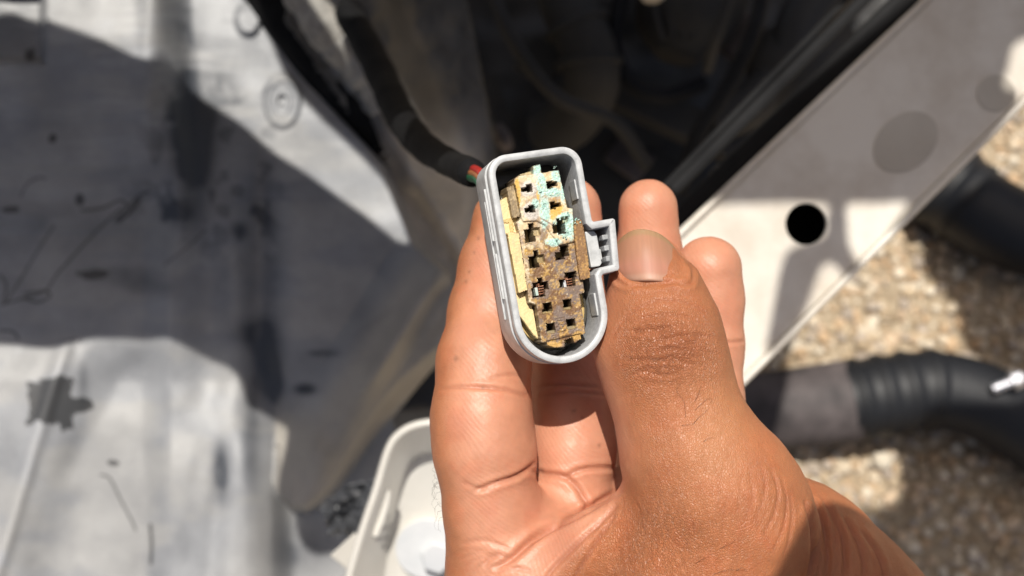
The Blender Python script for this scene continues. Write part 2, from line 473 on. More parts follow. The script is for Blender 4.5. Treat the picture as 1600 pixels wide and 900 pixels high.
# --- shaded inner wing panel up to the dark bay
WING = [(330,-620),(560,-620),(700,-120),(742,60),(768,200),(790,330),(800,470),(640,470),(655,380),(600,250),(520,140),(450,30),(420,-120)]
def wing_depth(X, Y):
    return 620 + 0.20*(X-600) + 14*np.tanh((X-650-0.35*(Y-100))/25) - 12*g1(X-0.62*Y, 480, 22) + 8*(fbm(X/40, Y/40, None, 95, 4)-0.5)
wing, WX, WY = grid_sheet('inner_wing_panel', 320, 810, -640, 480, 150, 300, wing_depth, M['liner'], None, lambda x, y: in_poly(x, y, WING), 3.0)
n1 = fbm(WX/35, WY/60, None, 97, 5)
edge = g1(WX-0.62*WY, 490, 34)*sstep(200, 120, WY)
Cw = np.array([0.46, 0.425, 0.375])*(0.45+1.1*n1[:, None])*(0.16+0.84*sstep(130, 290, WY)*sstep(790, 720, WX))[:, None] + (edge*0.30*sstep(0.35, 0.6, fbm(WX/12, WY/14, None, 98, 4)))[:, None]  # colour falls off towards the top and the right edge
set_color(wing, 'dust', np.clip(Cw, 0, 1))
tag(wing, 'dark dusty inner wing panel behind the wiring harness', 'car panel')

rubber_edge = tube('rubber_seal_strip', [P(396, -70, 600), P(448, 12, 600), P(500, 85, 602), P(556, 160, 606), P(612, 240, 612)], [0.0165, 0.0165, 0.016, 0.014, 0.010], M['tape'], None, 18)
tag(rubber_edge, 'thick black rubber strip along the edge of the dusty liner', 'rubber seal')
M['crud'] = simple('caked_mud', (0.26, 0.25, 0.23), (0.44, 0.42, 0.38), 0.9, 160, 0.002, 260)
cq = np.array(smooth_line([P(466, -20, 540), P(505, 40, 540), P(545, 88, 545), P(580, 128, 548), P(604, 165, 552)], 12))
cr = 0.0075*(0.75+0.9*fbm(np.arange(len(cq))/4.0, np.zeros(len(cq)), None, 3, 3))
crud = tube_raw('caked_mud_flange', cq, cr, M['crud'], None, 16)
tag(crud, 'pale lumpy mud caked along a flange above the wiring harness', 'mud')

# ================================================================== engine bay, in the shade
bay = grid_sheet('undertray', 150, 1900, -800, 640, 130, 120, lambda X, Y: 980 + 0.05*(X-900) + 30*(fbm(X/60, Y/60, None, 101, 3)-0.5), M['dark_plastic'], None, lambda x, y: x+y < 1560, 4.0)[0]
tag(bay, 'dark undertray at the bottom of the shaded engine bay', 'car panel')
def px2m(px, depth): return px*depth/FPX/1000
h1 = tube('coolant_hose', [P(868, -90, 860), P(885, 0, 850), P(915, 70, 840), P(925, 130, 850), P(898, 182, 875), P(855, 210, 900)], [px2m(44, 850)]*6, M['dark_dusty'], None, 24)
tag(h1, 'dark dusty hose bending down inside the engine bay', 'hose')
h2 = tube('bay_pipe', [P(640, -80, 840), P(690, 20, 830), P(722, 120, 830), P(740, 230, 840), P(755, 330, 850)], [px2m(38, 840)]*5, M['dark_plastic'], None, 20)
tag(h2, 'black plastic pipe along the left wall of the engine bay', 'pipe')
tank = empty('reservoir_tank', P(1080, 20, 880))
tag(tank, 'dark round bottomed reservoir tank high in the engine bay', 'tank')
tube('tank_body', [P(1110, -130, 880), P(1085, -20, 880), P(1066, 45, 870), P(1056, 88, 865)], [px2m(88, 880), px2m(88, 880), px2m(76, 870), px2m(34, 865)], M['dark_dusty'], tank, 28)
tube('tank_neck', [P(1014, -66, 790), P(1018, -30, 785), P(1021, -7, 780)], [px2m(20, 780)]*3, M['white_paint'], tank, 16)
for k in range(4):
    tube('tank_rib', [P(1016+28*k, -60, 842), P(1022+24*k, 10, 840), P(1036+15*k, 62, 844)], [0.003]*3, M['dark_dusty'], tank, 8)
def bar(name, a, b, wpx, d0, d1, thick, mat, label, cat, parent=None):
    ax, ay = a; bx, by = b; l = math.hypot(bx-ax, by-ay); nx, ny = -(by-ay)/l*wpx/2, (bx-ax)/l*wpx/2
    f = [P(ax+nx, ay+ny, d0), P(bx+nx, by+ny, d1), P(bx-nx, by-ny, d1), P(ax-nx, ay-ny, d0)]
    away = CM.to_3x3() @ Vector((0, 0, -thick/1000)); k = [p+away for p in f]
    o = prism(name, f, k, mat, parent, 0.002)
    if parent is None: tag(o, label, cat)
    return o
bar('cross_member', (930,118), (1185,240), 50, 890, 870, 40, M['dark_plastic'], 'black cross member running slantwise through the engine bay', 'beam')
bar('lower_plate', (830,215), (1075,330), 130, 950, 940, 8, M['dark_dusty'], 'broad dark plate under the cross member in the engine bay', 'plate')
bar('bay_flank', (742,120), (830,430), 70, 900, 880, 20, M['dark_dusty'], 'dull dark flank between pipe and plate in the engine bay', 'car panel')
rail = empty('headlamp_rail', P(1260, 190, 425)); tag(rail, 'black plastic headlamp rail running along the inner edge of the white beam', 'rail')
bar('rail_web', (1482,-60), (1042,368), 40, 424, 418, 16, M['matte_black'], '', '', rail)
bar('rail_lip', (1400,-50), (1050,300), 20, 436, 432, 12, M['matte_black'], '', '', rail)
bar('rail_lip', (1370,-50), (1020,310), 9, 440, 436, 8, M['matte_black'], '', '', rail)
for px, py in ((1315,105),(1118,268)):
    tube('rail_clip', [P(px-7, py+6, 428), P(px, py, 424), P(px+6, py-6, 428)], [0.0014, 0.0018, 0.0014], M['dark_dusty'], rail, 12)
lamp = tube('lamp_bracket', [P(1330, -60, 850), P(1260, 20, 845), P(1235, 90, 850), P(1180, 160, 860), P(1120, 190, 870)], [0.024, 0.020, 0.018, 0.018, 0.018], M['dark_plastic'], None, 16)
tag(lamp, 'curved black bracket near the white beam in the engine bay', 'bracket')
for k_, (pts_, r_, lb_) in enumerate((
        ([(760,-40,820),(800,60,800),(870,150,800),(960,190,810),(1010,260,830)], 0.005, 'thin black cable sagging across the engine bay under the bent hose'),
        ([(980,-40,860),(960,60,850),(985,130,845),(1040,150,850),(1100,130,860)], 0.006, 'black cable looping below the reservoir tank'),
        ([(690,-40,780),(712,60,775),(730,150,780),(770,210,790),(800,300,800)], 0.0045, 'dull cable clipped along the left wall of the engine bay'),
        ([(1200,-60,760),(1180,40,755),(1140,130,760),(1090,210,770),(1060,300,790)], 0.0055, 'long black cable hanging from the bracket towards the fingers'))):
    o_ = tube('bay_wire', [P(*q) for q in pts_], [r_]*len(pts_), M['matte_black'] if k_ % 2 else M['dark_dusty'], None, 10)
    tag(o_, lb_, 'cable', 'cables in the engine bay')
for (x_, y_, a_) in ((903,40,1.2),(921,100,1.5)):
    ring_ = []
    ce = np.array(P(x_, y_, 845)); tx = np.array(P(x_+math.cos(a_)*10, y_+math.sin(a_)*10, 845)) - ce; tx /= np.linalg.norm(tx)
    vd = np.array(CM.to_3x3() @ Vector((0, 0, 1))); sx_ = np.cross(tx, vd)
    for k_ in range(33):
        t_ = 2*math.pi*k_/32; ring_.append(ce + px2m(46.5, 848)*(math.cos(t_)*sx_ + math.sin(t_)*vd))
    tube_raw('hose_clamp', np.array(ring_), np.full(33, 0.0035), M['dark_dusty'], h1, 8, False)
for (x_, y_, w_, d_, mt_, lb_) in ((845,95,60,880,'dark_dusty','small dull bracket plate beside the bent hose'),(1165,60,70,900,'mauve','dusty brown bracket plate near the reservoir tank'),(985,245,50,930,'mauve','small brownish plate by the cross member')):
    bar('bracket_plate', (x_-26, y_-18), (x_+26, y_+20), w_, d_, d_-10, 14, M[mt_], lb_, 'bracket')
cd = tube('bay_cable', [P(1160, -60, 800), P(1135, 10, 795), P(1118, 60, 798), P(1105, 110, 820)], [0.0042]*4, M['dark_dusty'], None, 12)
tag(cd, 'thin cable hanging beside the reservoir tank', 'cable')
ms = tube('motor_housing', [P(1290, 60, 880), P(1245, 115, 870), P(1215, 150, 880)], [0.032, 0.042, 0.032], M['dark_dusty'], None, 20)
tag(ms, 'rounded dull motor housing beside the black bracket', 'motor')
ref = tube('sensor_plug', [P(778, 200, 700), P(786, 216, 695), P(793, 230, 700)], [0.004, 0.0052, 0.004], M['mauve'], None, 14)
tag(ref, 'small dull plug just above the top of the held connector', 'plug')

# ================================================================== white beam on the right
beam = empty('front_beam', P(1300, 320, 405)); tag(beam, 'dusty white painted steel beam with a round black hole', 'beam')
BD = 400.0
UPE = [(1560,-99),(1455,0),(1260,185),(1065,370),(985,446)]
LOE = [(1690,62),(1600,150),(1382,368),(1165,585),(1060,690)]
outer = [P(x, y, BD) for x, y in UPE] + [P(x, y, BD) for x, y in LOE[::-1]]
def circ(cx, cy, rx, n, depth, rot=0.0): return [P(cx+rx*math.cos(2*math.pi*k/n), cy+rx*math.sin(2*math.pi*k/n), depth) for k in range(n)]
plate('beam_face', outer, [circ(1260, 350, 33, 40, BD)], M['white_paint'], 0.0025, beam)
def flange(name, line, depth0, w_out, drop, mat):
    """a folded edge: an outer lip just proud of the face and a wall going back"""
    V, F = [], []
    for x, y in line:
        for (ox, d) in ((0.0, depth0-0.2), (w_out*0.5, depth0-2.2), (w_out, depth0-1.0), (w_out, depth0+drop)):
            V.append(P(x+ox*0.707, y+ox*0.707, d) if True else None)
    n = 4
    for i in range(len(line)-1):
        for j in range(n-1): F.append([i*n+j, i*n+j+1, (i+1)*n+j+1, (i+1)*n+j])
    o = mesh_obj(name, np.array(V), F, mat, beam, True)
    md = o.modifiers.new('thickness', 'SOLIDIFY'); md.thickness = 0.0012; md.offset = 0
    return o
flange('beam_flange', LOE, BD, 9, 32, M['white_paint'])
flange('beam_flange', UPE, BD, -9, 14, M['white_paint'])
plate('beam_back', [P(x, y, BD+32) for x, y in UPE] + [P(x, y, BD+32) for x, y in LOE[::-1]], [], M['cavity'], 0.002, beam)
rl = circ(1260, 350, 36.5, 40, BD+0.6); rl2 = circ(1260, 350, 36.5, 40, BD+40)
bm = bmesh.new(); a_ = [bm.verts.new(p) for p in circ(1260, 350, 34, 40, BD+3.2)]; b2 = [bm.verts.new(p) for p in circ(1260, 350, 38, 40, BD+31)]
for i in range(40): bm.faces.new((a_[i], a_[(i+1) % 40], b2[(i+1) % 40], b2[i]))
bm_obj('hole_shade_sleeve', bm, M['cavity'], beam, True)  # added black sleeve that keeps the hole dark
M['patch'] = simple('dull_paint_patch', (0.42, 0.375, 0.31), (0.56, 0.52, 0.45), 0.6, 22, lo=0.3, hi=0.65)
def disc(name, cx, cy, rx, ry, rot, depth, mat, parent, t=0.0008, n=40):
    f = []
    for k in range(n):
        a = 2*math.pi*k/n; x, y = rx*math.cos(a), ry*math.sin(a)
        f.append((cx + x*math.cos(rot)-y*math.sin(rot), cy + x*math.sin(rot)+y*math.cos(rot)))
    return prism(name, [P(x, y, depth) for x, y in f], [P(x, y, depth+t*1000) for x, y in f], mat, parent, 0.0003)
disc('filler_disc', 1415, 222, 56, 42, -0.7, BD-0.5, M['patch'], beam)
disc('filler_disc', 1556, 146, 30, 29, 0, BD-0.5, M['patch'], beam)

# ================================================================== white tray with bolt at the bottom
tray = empty('headlamp_tray', P(660, 860, 430)); tag(tray, 'white painted metal tray with a bolt, beside the wrist', 'bracket')
RIM = [(522,1010),(535,945),(547,895),(566,830),(588,765),(606,705),(622,680),(648,665),(690,660),(790,668),(840,700),(850,1010)]
FLO = [(588,1010),(594,945),(600,895),(612,830),(624,770),(634,735),(645,717),(662,709),(692,707),(770,712),(800,735),(805,1010)]
def lloop(pts, d): return [P(x, y, d) for x, y in pts]
rimd, flod = 395, 425
bm = bmesh.new()
def ring(pts, d): return [bm.verts.new(P(x, y, d)) for x, y in pts]
s_rim = [tuple(q) for q in smooth_line(RIM, 4)]; s_flo = [tuple(q) for q in smooth_line(FLO, 4)]
def offs(pts, k):
    r = []
    for i in range(len(pts)):
        a = np.array(pts[max(i-1, 0)]); b = np.array(pts[min(i+1, len(pts)-1)]); e = (b-a)/np.linalg.norm(b-a)
        r.append((pts[i][0]-e[1]*-k, pts[i][1]+e[0]*-k))
    return r
r0 = ring(offs(s_rim, 5.0), rimd+45); r1 = ring(offs(s_rim, 4.0), rimd+1); r2 = ring(s_rim, rimd-1.5); r3 = ring(offs(s_rim, -4.0), rimd); r4 = ring(offs(s_flo, 3), flod-2); r5 = ring(offs(s_flo, -4), flod)
for a, b in ((r0, r1), (r1, r2), (r2, r3), (r3, r4), (r4, r5)):
    for i in range(len(a)-1): bm.faces.new((a[i], a[i+1], b[i+1], b[i]))
bm.faces.new(r5)
tb = bm_obj('tray_body', bm, M['white_clean'], tray, True)
md = tb.modifiers.new('thickness', 'SOLIDIFY'); md.thickness = 0.001; md.offset = 0
disc('bolt_washer', 668, 858, 50, 47, 0, flod-4, M['washer'], tray, 0.004)
hx_ = [(682+26*math.cos(k*1.0472+0.3), 872+26*math.sin(k*1.0472+0.3)) for k in range(6)]
prism('bolt_head', [P(x, y, flod-11) for x, y in hx_], [P(x, y, flod-3.5) for x, y in hx_], M['washer'], tray, 0.0008)
# rolled slot pressed into the wall
sl_ = [P(586, 838, 404), P(598, 806, 405), P(605, 775, 405), P(601, 765, 404)]
tube('wall_bead', sl_, [0.0012, 0.0017, 0.0017, 0.001], M['white_clean'], tray, 10)
prism('tray_ear', [P(515, 868, 412), P(556, 830, 400), P(562, 862, 402), P(545, 892, 408)], [P(515, 868, 416), P(556, 830, 404), P(562, 862, 406), P(545, 892, 412)], M['white_clean'], tray, 0.001)

M['crumple'] = simple('crumpled_grey_sheet', (0.03, 0.032, 0.037), (0.11, 0.115, 0.125), 0.4, 90, 0.0)
cx_, X_, Y_ = grid_sheet('torn_plastic_sheet', 492, 600, 742, 850, 34, 34, lambda X, Y: 500 + 16*(vnoise(X/15, Y/15, None, 5)-0.5) + 6*(vnoise(X/7, Y/7, None, 6)-0.5), M['crumple'], None, lambda x, y: in_poly(x, y, [(500,790),(540,760),(585,752),(596,800),(570,842),(515,838)]), 1.0)
for p_ in cx_.data.polygons: p_.use_smooth = False
tag(cx_, 'crumpled scrap of dark plastic left of the white tray', 'plastic scrap')

# ================================================================== hoses lying on the gravel
def ribbed(name, pts, rad, mat, label, ribs, amp, parent=None, straight=0.0):
    q = np.array(smooth_line([np.array(p) for p in pts], 40)); L_ = len(q)
    s = np.concatenate([[0], np.cumsum(np.linalg.norm(np.diff(q, axis=0), axis=1))])
    ph = (s/ribs) % 1.0
    r = rad*(1 + amp*np.exp(-((ph-0.5)/0.22)**2)*(s < s[-1]*(1-straight)))
    o = tube_raw(name, q, r, mat, parent, 32)
    if parent is None: tag(o, label, 'hose')
    return o
ribbed('air_hose', [P(1370, 200, 1290), P(1478, 290, 1280), P(1560, 348, 1270), P(1660, 380, 1262), P(1800, 395, 1260)], px2m(64, 1280), M['black_rubber'], 'upper black ribbed hose passing under the white beam onto the gravel', 0.030, 0.09, None, 0.62)
duct = empty('air_duct', P(1420, 640, 1230)); tag(duct, 'lower black hose with ribbed dusty collar curving over the gravel', 'hose')
ribbed('hose', [P(1322, 627, 1200), P(1390, 616, 1198), P(1460, 610, 1196), P(1535, 628, 1192), P(1620, 678, 1190), P(1740, 770, 1190)], px2m(61, 1200), M['black_rubber'], '', 0.026, 0.08, duct, 0.66)
tube('collar', [P(1345, 624, 1202), P(1290, 632, 1206), P(1215, 640, 1212), P(1130, 640, 1215)], [px2m(64, 1200), px2m(65, 1200), px2m(62, 1200), px2m(52, 1200)], M['mauve'], duct, 32)
bolt = empty('loose_bolt', P(1575, 600, 1140)); tag(bolt, 'bright silver bolt resting on the lower black hose', 'bolt')
BZ = 1142
tube('shank', [P(1551, 608, BZ), P(1564, 603, BZ), P(1580, 597, BZ)], [px2m(7.5, BZ)]*3, M['silver'], bolt, 16)
hb = np.array(P(1580, 597, BZ)); he = np.array(P(1596, 590, BZ)); ax = (he-hb)/np.linalg.norm(he-hb)
sd = np.cross(ax, [0.1, 0.2, 0.97]); sd /= np.linalg.norm(sd); s2 = np.cross(ax, sd)
hr = px2m(15, BZ)
prism('head', [Vector(hb + hr*(math.cos(k*1.0472)*sd + math.sin(k*1.0472)*s2)) for k in range(6)], [Vector(he + hr*0.9*(math.cos(k*1.0472)*sd + math.sin(k*1.0472)*s2)) for k in range(6)], M['silver'], bolt, 0.0012)

# ================================================================== added shade sheet above, cut to cast the shadows on liner and bay
DC = 210.0
def up_sun(px, py, depth):
    """where a shade sheet (at DC) meets the ray from a point towards the sun"""
    t = (depth-DC)/SUN_C.z
    x = (px-800)*depth/FPX + SUN_C.x*t; y = (450-py)*depth/FPX + SUN_C.y*t
    return x, y
def opening(pts, depth, n=5): return [tuple(q) for q in smooth_line([up_sun(x, y, depth) for x, y in pts], n, True)]
def to_world(pts): return [Vector(v) for v in c2w(np.array([[x, y, D0-DC] for x, y in pts]))]
def gdepth(px, py):
    p = CM.inverted() @ Vector(ground_hit(px, py, 0.008)); return -p.z*1000
def opening_ground(pts, n=5): return [tuple(q) for q in smooth_line([up_sun(x, y, gdepth(x, y)) for x, y in pts], n, True)]
low_edge = [up_sun(x, y, 562) for x, y in ((-400,545),(-150,548),(0,541),(60,546),(95,545),(140,527),(200,526),(260,533),(330,555),(362,574),(372,600),(380,622),(402,630))]
low_edge += [up_sun(x, y, 545) for x, y in ((424,632),(424,680),(419,730),(422,775),(438,806),(462,818),(490,812),(515,792),(545,752),(590,696),(640,640),(690,590),(740,560))]
low_edge = [tuple(q) for q in smooth_line(low_edge, 4)]
sheet = low_edge + [(-42, 66), (-20, 65), (18, 67), (38, 118), (44, 240), (190, 246), (218, 400), (258, 560), (262, 1150), (-720, 1150), (-720, 200)]
holes = [
    opening([(74,-130),(72,10),(72,44),(92,58),(130,73),(190,95),(240,112),(254,96),(262,84),(300,108),(350,146),(390,185),(430,224),(475,262),(520,300),(580,345),(636,388),(634,362),(600,275),(520,178),(432,72),(392,-20),(350,-130)], 572),
    opening([(-90,-80),(40,-80),(58,6),(40,14),(10,6),(-40,8)], 565),
    opening([(472,-6),(500,4),(540,50),(572,88),(602,134),(592,150),(574,146),(524,84),(486,26)], 546),
    opening([(603,106),(614,108),(652,166),(660,184),(648,182),(622,142)], 612, 3),
    opening([(634,228),(646,232),(662,262),(652,268)], 622, 3),
]
M['shade_sheet'] = simple('grey_shade_sheet', (0.10, 0.10, 0.10), (0.16, 0.155, 0.15), 0.6, 12)
bay_sheet = plate('bay_shade_sheet', to_world(sheet), [to_world(h) for h in holes], M['shade_sheet'], 0.0015)
tag(bay_sheet, 'dark grey shade sheet added above the engine bay, with cut-out openings, out of frame', 'car panel')
# two added sheets, higher up: one cut to shade the beam, one the gravel
DC = -60.0
bl = [up_sun(x, y, 400) for x, y in ((1000,300),(1040,322),(1150,319),(1286,319),(1291,345),(1288,372),(1256,384),(1226,404),(1210,478),(1198,560),(1240,520),(1262,480),(1278,430),(1292,412),(1310,420),(1324,444),(1346,426),(1334,402),(1326,380),(1324,345),(1326,319),(1370,318),(1419,317),(1408,342),(1390,372),(1470,320),(1590,165),(1567,141),(1578,100),(1592,66),(1700,20),(1760,-140),(1560,-150),(1440,-70))]
lip = plate('beam_shade_sheet', to_world([tuple(q) for q in smooth_line(bl, 3, True)]), [], M['white_clean'], 0.002)
tag(lip, 'white sheet added above the beam to cast its shadows, out of frame', 'car panel')
bc = [(1440,395),(1490,474),(1514,545),(1560,600),(1560,680),(1416,690),(1406,778),(1330,796),(1235,792),(1230,1000),(1800,1000),(1800,330),(1560,335)]
gravel_sheet = plate('gravel_shade_sheet', to_world([tuple(q) for q in smooth_line([up_sun(x, y, gdepth(x, y)) for x, y in bc], 4, True)]), [], M['white_clean'], 0.002)
tag(gravel_sheet, 'white sheet added above the gravel to shade it, out of frame', 'car panel')

# ------------------------------------------------------------------ added slab above the lens, shaped to cast a shadow on the wrist
def wrist_shade_slab():
    A = np.array([42.0, 80.0]); e1 = np.array([-0.46, -0.888]); e2 = np.array([0.888, -0.46]); L1, L2, R = 147.0, 71.0, 9.0
    pts = []
    for cx, cy, a0 in ((R, R, 180), (L1-R, R, 270), (L1-R, L2-R, 0), (R, L2-R, 90)):
        for k in range(7):
            a = math.radians(a0 + 15*k); pts.append(A + (cx+R*math.cos(a))*e1 + (cy+R*math.sin(a))*e2)
    f = [Vector(v) for v in c2w(np.array([[p[0], p[1], D0+4.0] for p in pts]))]; b = [Vector(v) for v in c2w(np.array([[p[0], p[1], D0+12.0] for p in pts]))]
    o = prism('wrist_shade_slab', f, b, M['black_rubber'], None, 0.001)
    tag(o, 'dark slab added above the hand to shade the wrist, out of frame', 'wrist_shade_slab')
wrist_shade_slab()

# ================================================================== the connector in the hand
CA = np.array([-0.22, -0.06, -0.97]); CA /= np.linalg.norm(CA)       # axis, into the housing
CN = -CA
CV = np.array([-0.165, 0.986, 0.0]); CV -= CN*(CV @ CN); CV /= np.linalg.norm(CV)
CU = np.cross(CV, CN)
CO = pt(861, 398, 0.0)
def loc(u, v, w):
    """connector millimetres to world metres (arrays or numbers)"""
    u, v, w = np.broadcast_arrays(np.asarray(u, float), np.asarray(v, float), np.asarray(w, float))
    p = CO + u.reshape(-1, 1)*CU + v.reshape(-1, 1)*CV + w.reshape(-1, 1)*CA
    return c2w(p)
def p2l(px, py, w):
    """connector coordinates (u, v) on the plane at depth w of what is seen at a pixel"""
    d = np.array([(px-800)/FPX, (450-py)/FPX, -1.0]); o = np.array([0, 0, D0])
    t = ((CO + w*CA - o) @ CN)/(d @ CN)
    q = o + t*d - CO
    return (q @ CU, q @ CV)
def PL(pts, w): return [p2l(x, y, w) for x, y in pts]

conn = empty('electrical_connector', loc(0, 0, 16)[0])
tag(conn, 'grey plastic electrical connector with green and brown corroded sockets, held in the hand', 'connector')

M['grey_plastic'] = simple('grey_housing_plastic', (0.37, 0.38, 0.38), (0.53, 0.54, 0.54), 0.40, 420, 0.00006, 1600, lo=0.28, hi=0.55, detail=9.0)
M['grey_worn'] = simple('grey_housing_worn', (0.27, 0.28, 0.285), (0.42, 0.43, 0.435), 0.5, 900, 0.00006, 2600, lo=0.35, hi=0.65)
M['grey_shaded'] = simple('grey_housing_shaded', (0.33, 0.335, 0.34), (0.47, 0.475, 0.48), 0.5, 1500, 0.00005, 2600, lo=0.35, hi=0.65)  # darker copy of the housing grey, for the wall in grazing light
M['seal'] = simple('dark_glossy_seal', (0.05, 0.045, 0.035), (0.10, 0.09, 0.07), 0.15, 120, 0.00008, 400)
M['yellow_plastic'] = simple('yellowed_plastic', (0.50, 0.34, 0.12), (0.62, 0.45, 0.19), 0.5, 500, 0.00004, 1500, lo=0.3, hi=0.7)

# outline of the mouth
def outline():
    hw, top, bot = 8.25, 17.9, -10.2
    o = []
    def arc(cx, cy, r, a0, a1, n):
        for k in range(n+1):
            a = math.radians(a0 + (a1-a0)*k/n); o.append((cx + r*math.cos(a), cy + r*math.sin(a)))
    arc(hw-3.4, top-3.4, 3.4, 90, 0, 10)
    o.append((hw, 9.0)); 
    o.append((hw, 4.75)); o.append((hw+0.25, 4.45))
    o.append((12.0, 4.5)); o.append((12.35, 4.2))
    o.append((12.0, 0)); o.append((11.65, -4.1)); o.append((11.3, -4.5))
    o.append((hw+0.3, -4.7)); o.append((hw, -5.0)); o.append((hw, -8))
    arc(0, bot, hw, 0, -180, 36)
    o.append((-hw, 0)); o.append((-hw, 8))
    arc(-hw+3.4, top-3.4, 3.4, 180, 90, 10)
    return o
OUT = outline()
def inset(poly, d):
    n = len(poly); r = []
    for i in range(n):
        a, b, c = np.array(poly[i-1]), np.array(poly[i]), np.array(poly[(i+1) % n])
        e1 = (b-a)/(np.linalg.norm(b-a)+1e-9); e2 = (c-b)/(np.linalg.norm(c-b)+1e-9)
        n1 = np.array([e1[1], -e1[0]]); n2 = np.array([e2[1], -e2[0]])   # clockwise outline: inside lies to the right
        m = n1+n2; m /= np.linalg.norm(m)+1e-9
        r.append(tuple(b + m*d/max(0.5, m @ n1)))
    return r
def sweep(name, prof, mat, poly=OUT, smooth=True, close=False):
    n = len(poly); V = []; F = []
    for off, w in prof:
        q = inset(poly, off) if off else poly
        V.append(loc([a for a, _ in q], [b for _, b in q], w))
    m = len(prof)
    rng = m if close else m-1
    for i in range(rng):
        for j in range(n):
            F.append([i*n+j, i*n+(j+1) % n, ((i+1) % m)*n+(j+1) % n, ((i+1) % m)*n+j])
    return mesh_obj(name, np.concatenate(V), F, mat, conn, smooth)
T = 1.25
sh = sweep('housing', [(T, 12.4), (T, 0.55), (T-0.08, 0.2), (T-0.35, 0.0), (0.35, 0.0), (0.08, 0.18), (0, 0.5), (0, 1.9), (0.06, 2.0), (0.42, 2.1), (0.42, 2.7), (0.3, 2.8), (-0.12, 3.0), (-0.12, 10.6), (0.1, 11.2), (0.6, 12.0), (1.2, 13.4)], M['grey_plastic'], close=True)
sh.data.materials.append(M['grey_shaded'])
nO = len(OUT)
for p_ in sh.data.polygons[:nO]: p_.material_index = 1
sm = sh.modifiers.new('edges', 'EDGE_SPLIT'); sm.split_angle = math.radians(38)
# closed rear body that carries the wires
rear = [(u*0.80, v*0.86) for u, v in inset([p for p in OUT if p[0] <= 8.3], 0.9)]
prism('rear_body', loc([a for a, _ in rear], [b for _, b in rear], 12.6), loc([a*0.93 for a, _ in rear], [b*0.95 for _, b in rear], 19.0), M['grey_worn'], conn, 0.0005)
# raised strakes on the outside of the left wall, ribs inside the right wall
def box_l(name, u0, u1, v0, v1, w0, w1, mat, parent=conn, bevel=0.0, shear=0.0):
    f = loc([u0, u1, u1+shear, u0+shear], [v0, v0, v1, v1], w0); b = loc([u0, u1, u1+shear, u0+shear], [v0, v0, v1, v1], w1)
    return prism(name, f, b, mat, parent, bevel)
box_l('wall_rib', -8.72, -8.3, 4.0, 13.0, 3.6, 4.15, M['grey_plastic'], bevel=0.0001)
box_l('wall_rib', -8.72, -8.3, -6.0, 1.8, 3.6, 4.15, M['grey_plastic'], bevel=0.0001)
box_l('wall_rib', -8.65, -8.3, -9.5, 11.0, 5.2, 5.6, M['grey_plastic'], bevel=0.0001)
box_l('wall_rib', 6.75, 7.05, 8.8, 12.2, 1.6, 5.0, M['grey_plastic'], bevel=0.0001)
box_l('wall_rib', 6.7, 7.05, -11.5, -7.6, 1.6, 5.0, M['grey_plastic'], bevel=0.0001)
# lock: lever and grip ribs inside the square ear on the right
lev = prism('lock_lever', loc([7.3, 8.9, 9.35, 9.35, 8.95, 7.3], [-3.15, -3.15, -2.7, 2.3, 3.0, 3.1], 2.3), loc([7.3, 8.9, 9.35, 9.35, 8.95, 7.3], [-3.15, -3.15, -2.7, 2.3, 3.0, 3.1], 8.5), M['grey_plastic'], conn, 0.0002)
box_l('lock_pad', 8.6, 9.75, -2.1, -0.2, 2.8, 7, M['grey_plastic'], lev, 0.0002)
box_l('grip_rib', 9.9, 10.95, 1.15, 2.0, 1.3, 9, M['grey_worn'], bevel=0.00015)
box_l('grip_rib', 9.9, 10.85, -0.75, 0.15, 1.3, 9, M['grey_worn'], bevel=0.00015)
box_l('grip_rib', 9.9, 10.65, -2.6, -1.7, 1.3, 9, M['grey_worn'], bevel=0.00015)

# deep floor and the glossy seal round the yellow base
floor_in = inset([p for p in OUT if p[0] <= 8.3], T-0.02)
fl = prism('housing_floor', loc([a for a, _ in floor_in], [b for _, b in floor_in], 11.0), loc([a for a, _ in floor_in], [b for _, b in floor_in], 12.3), M['seal'], conn)
sl = [(u*0.86, v*0.9) for u, v in floor_in]
sl = []
for k in range(48):
    a = 2*math.pi*k/48; c, s_ = math.cos(a), math.sin(a)
    sl.append((6.3*c, (7.6 if s_ > 0 else -9.4) + 6.3*s_))
sl = sl[::-1]
sweep('rubber_seal', [(-0.5, 11.2), (-0.55, 7.4), (-0.3, 6.8), (0.05, 6.6), (0.4, 6.9), (0.5, 11.2)], M['seal'], poly=sl)
yb = [(u*0.97, v*0.985) for u, v in sl]
prism('yellow_base', loc([a for a, _ in yb], [b for _, b in yb], 6.2), loc([a*1.0 for a, _ in yb], [b for _, b in yb], 11.1), M['yellow_plastic'], conn, 0.0003)

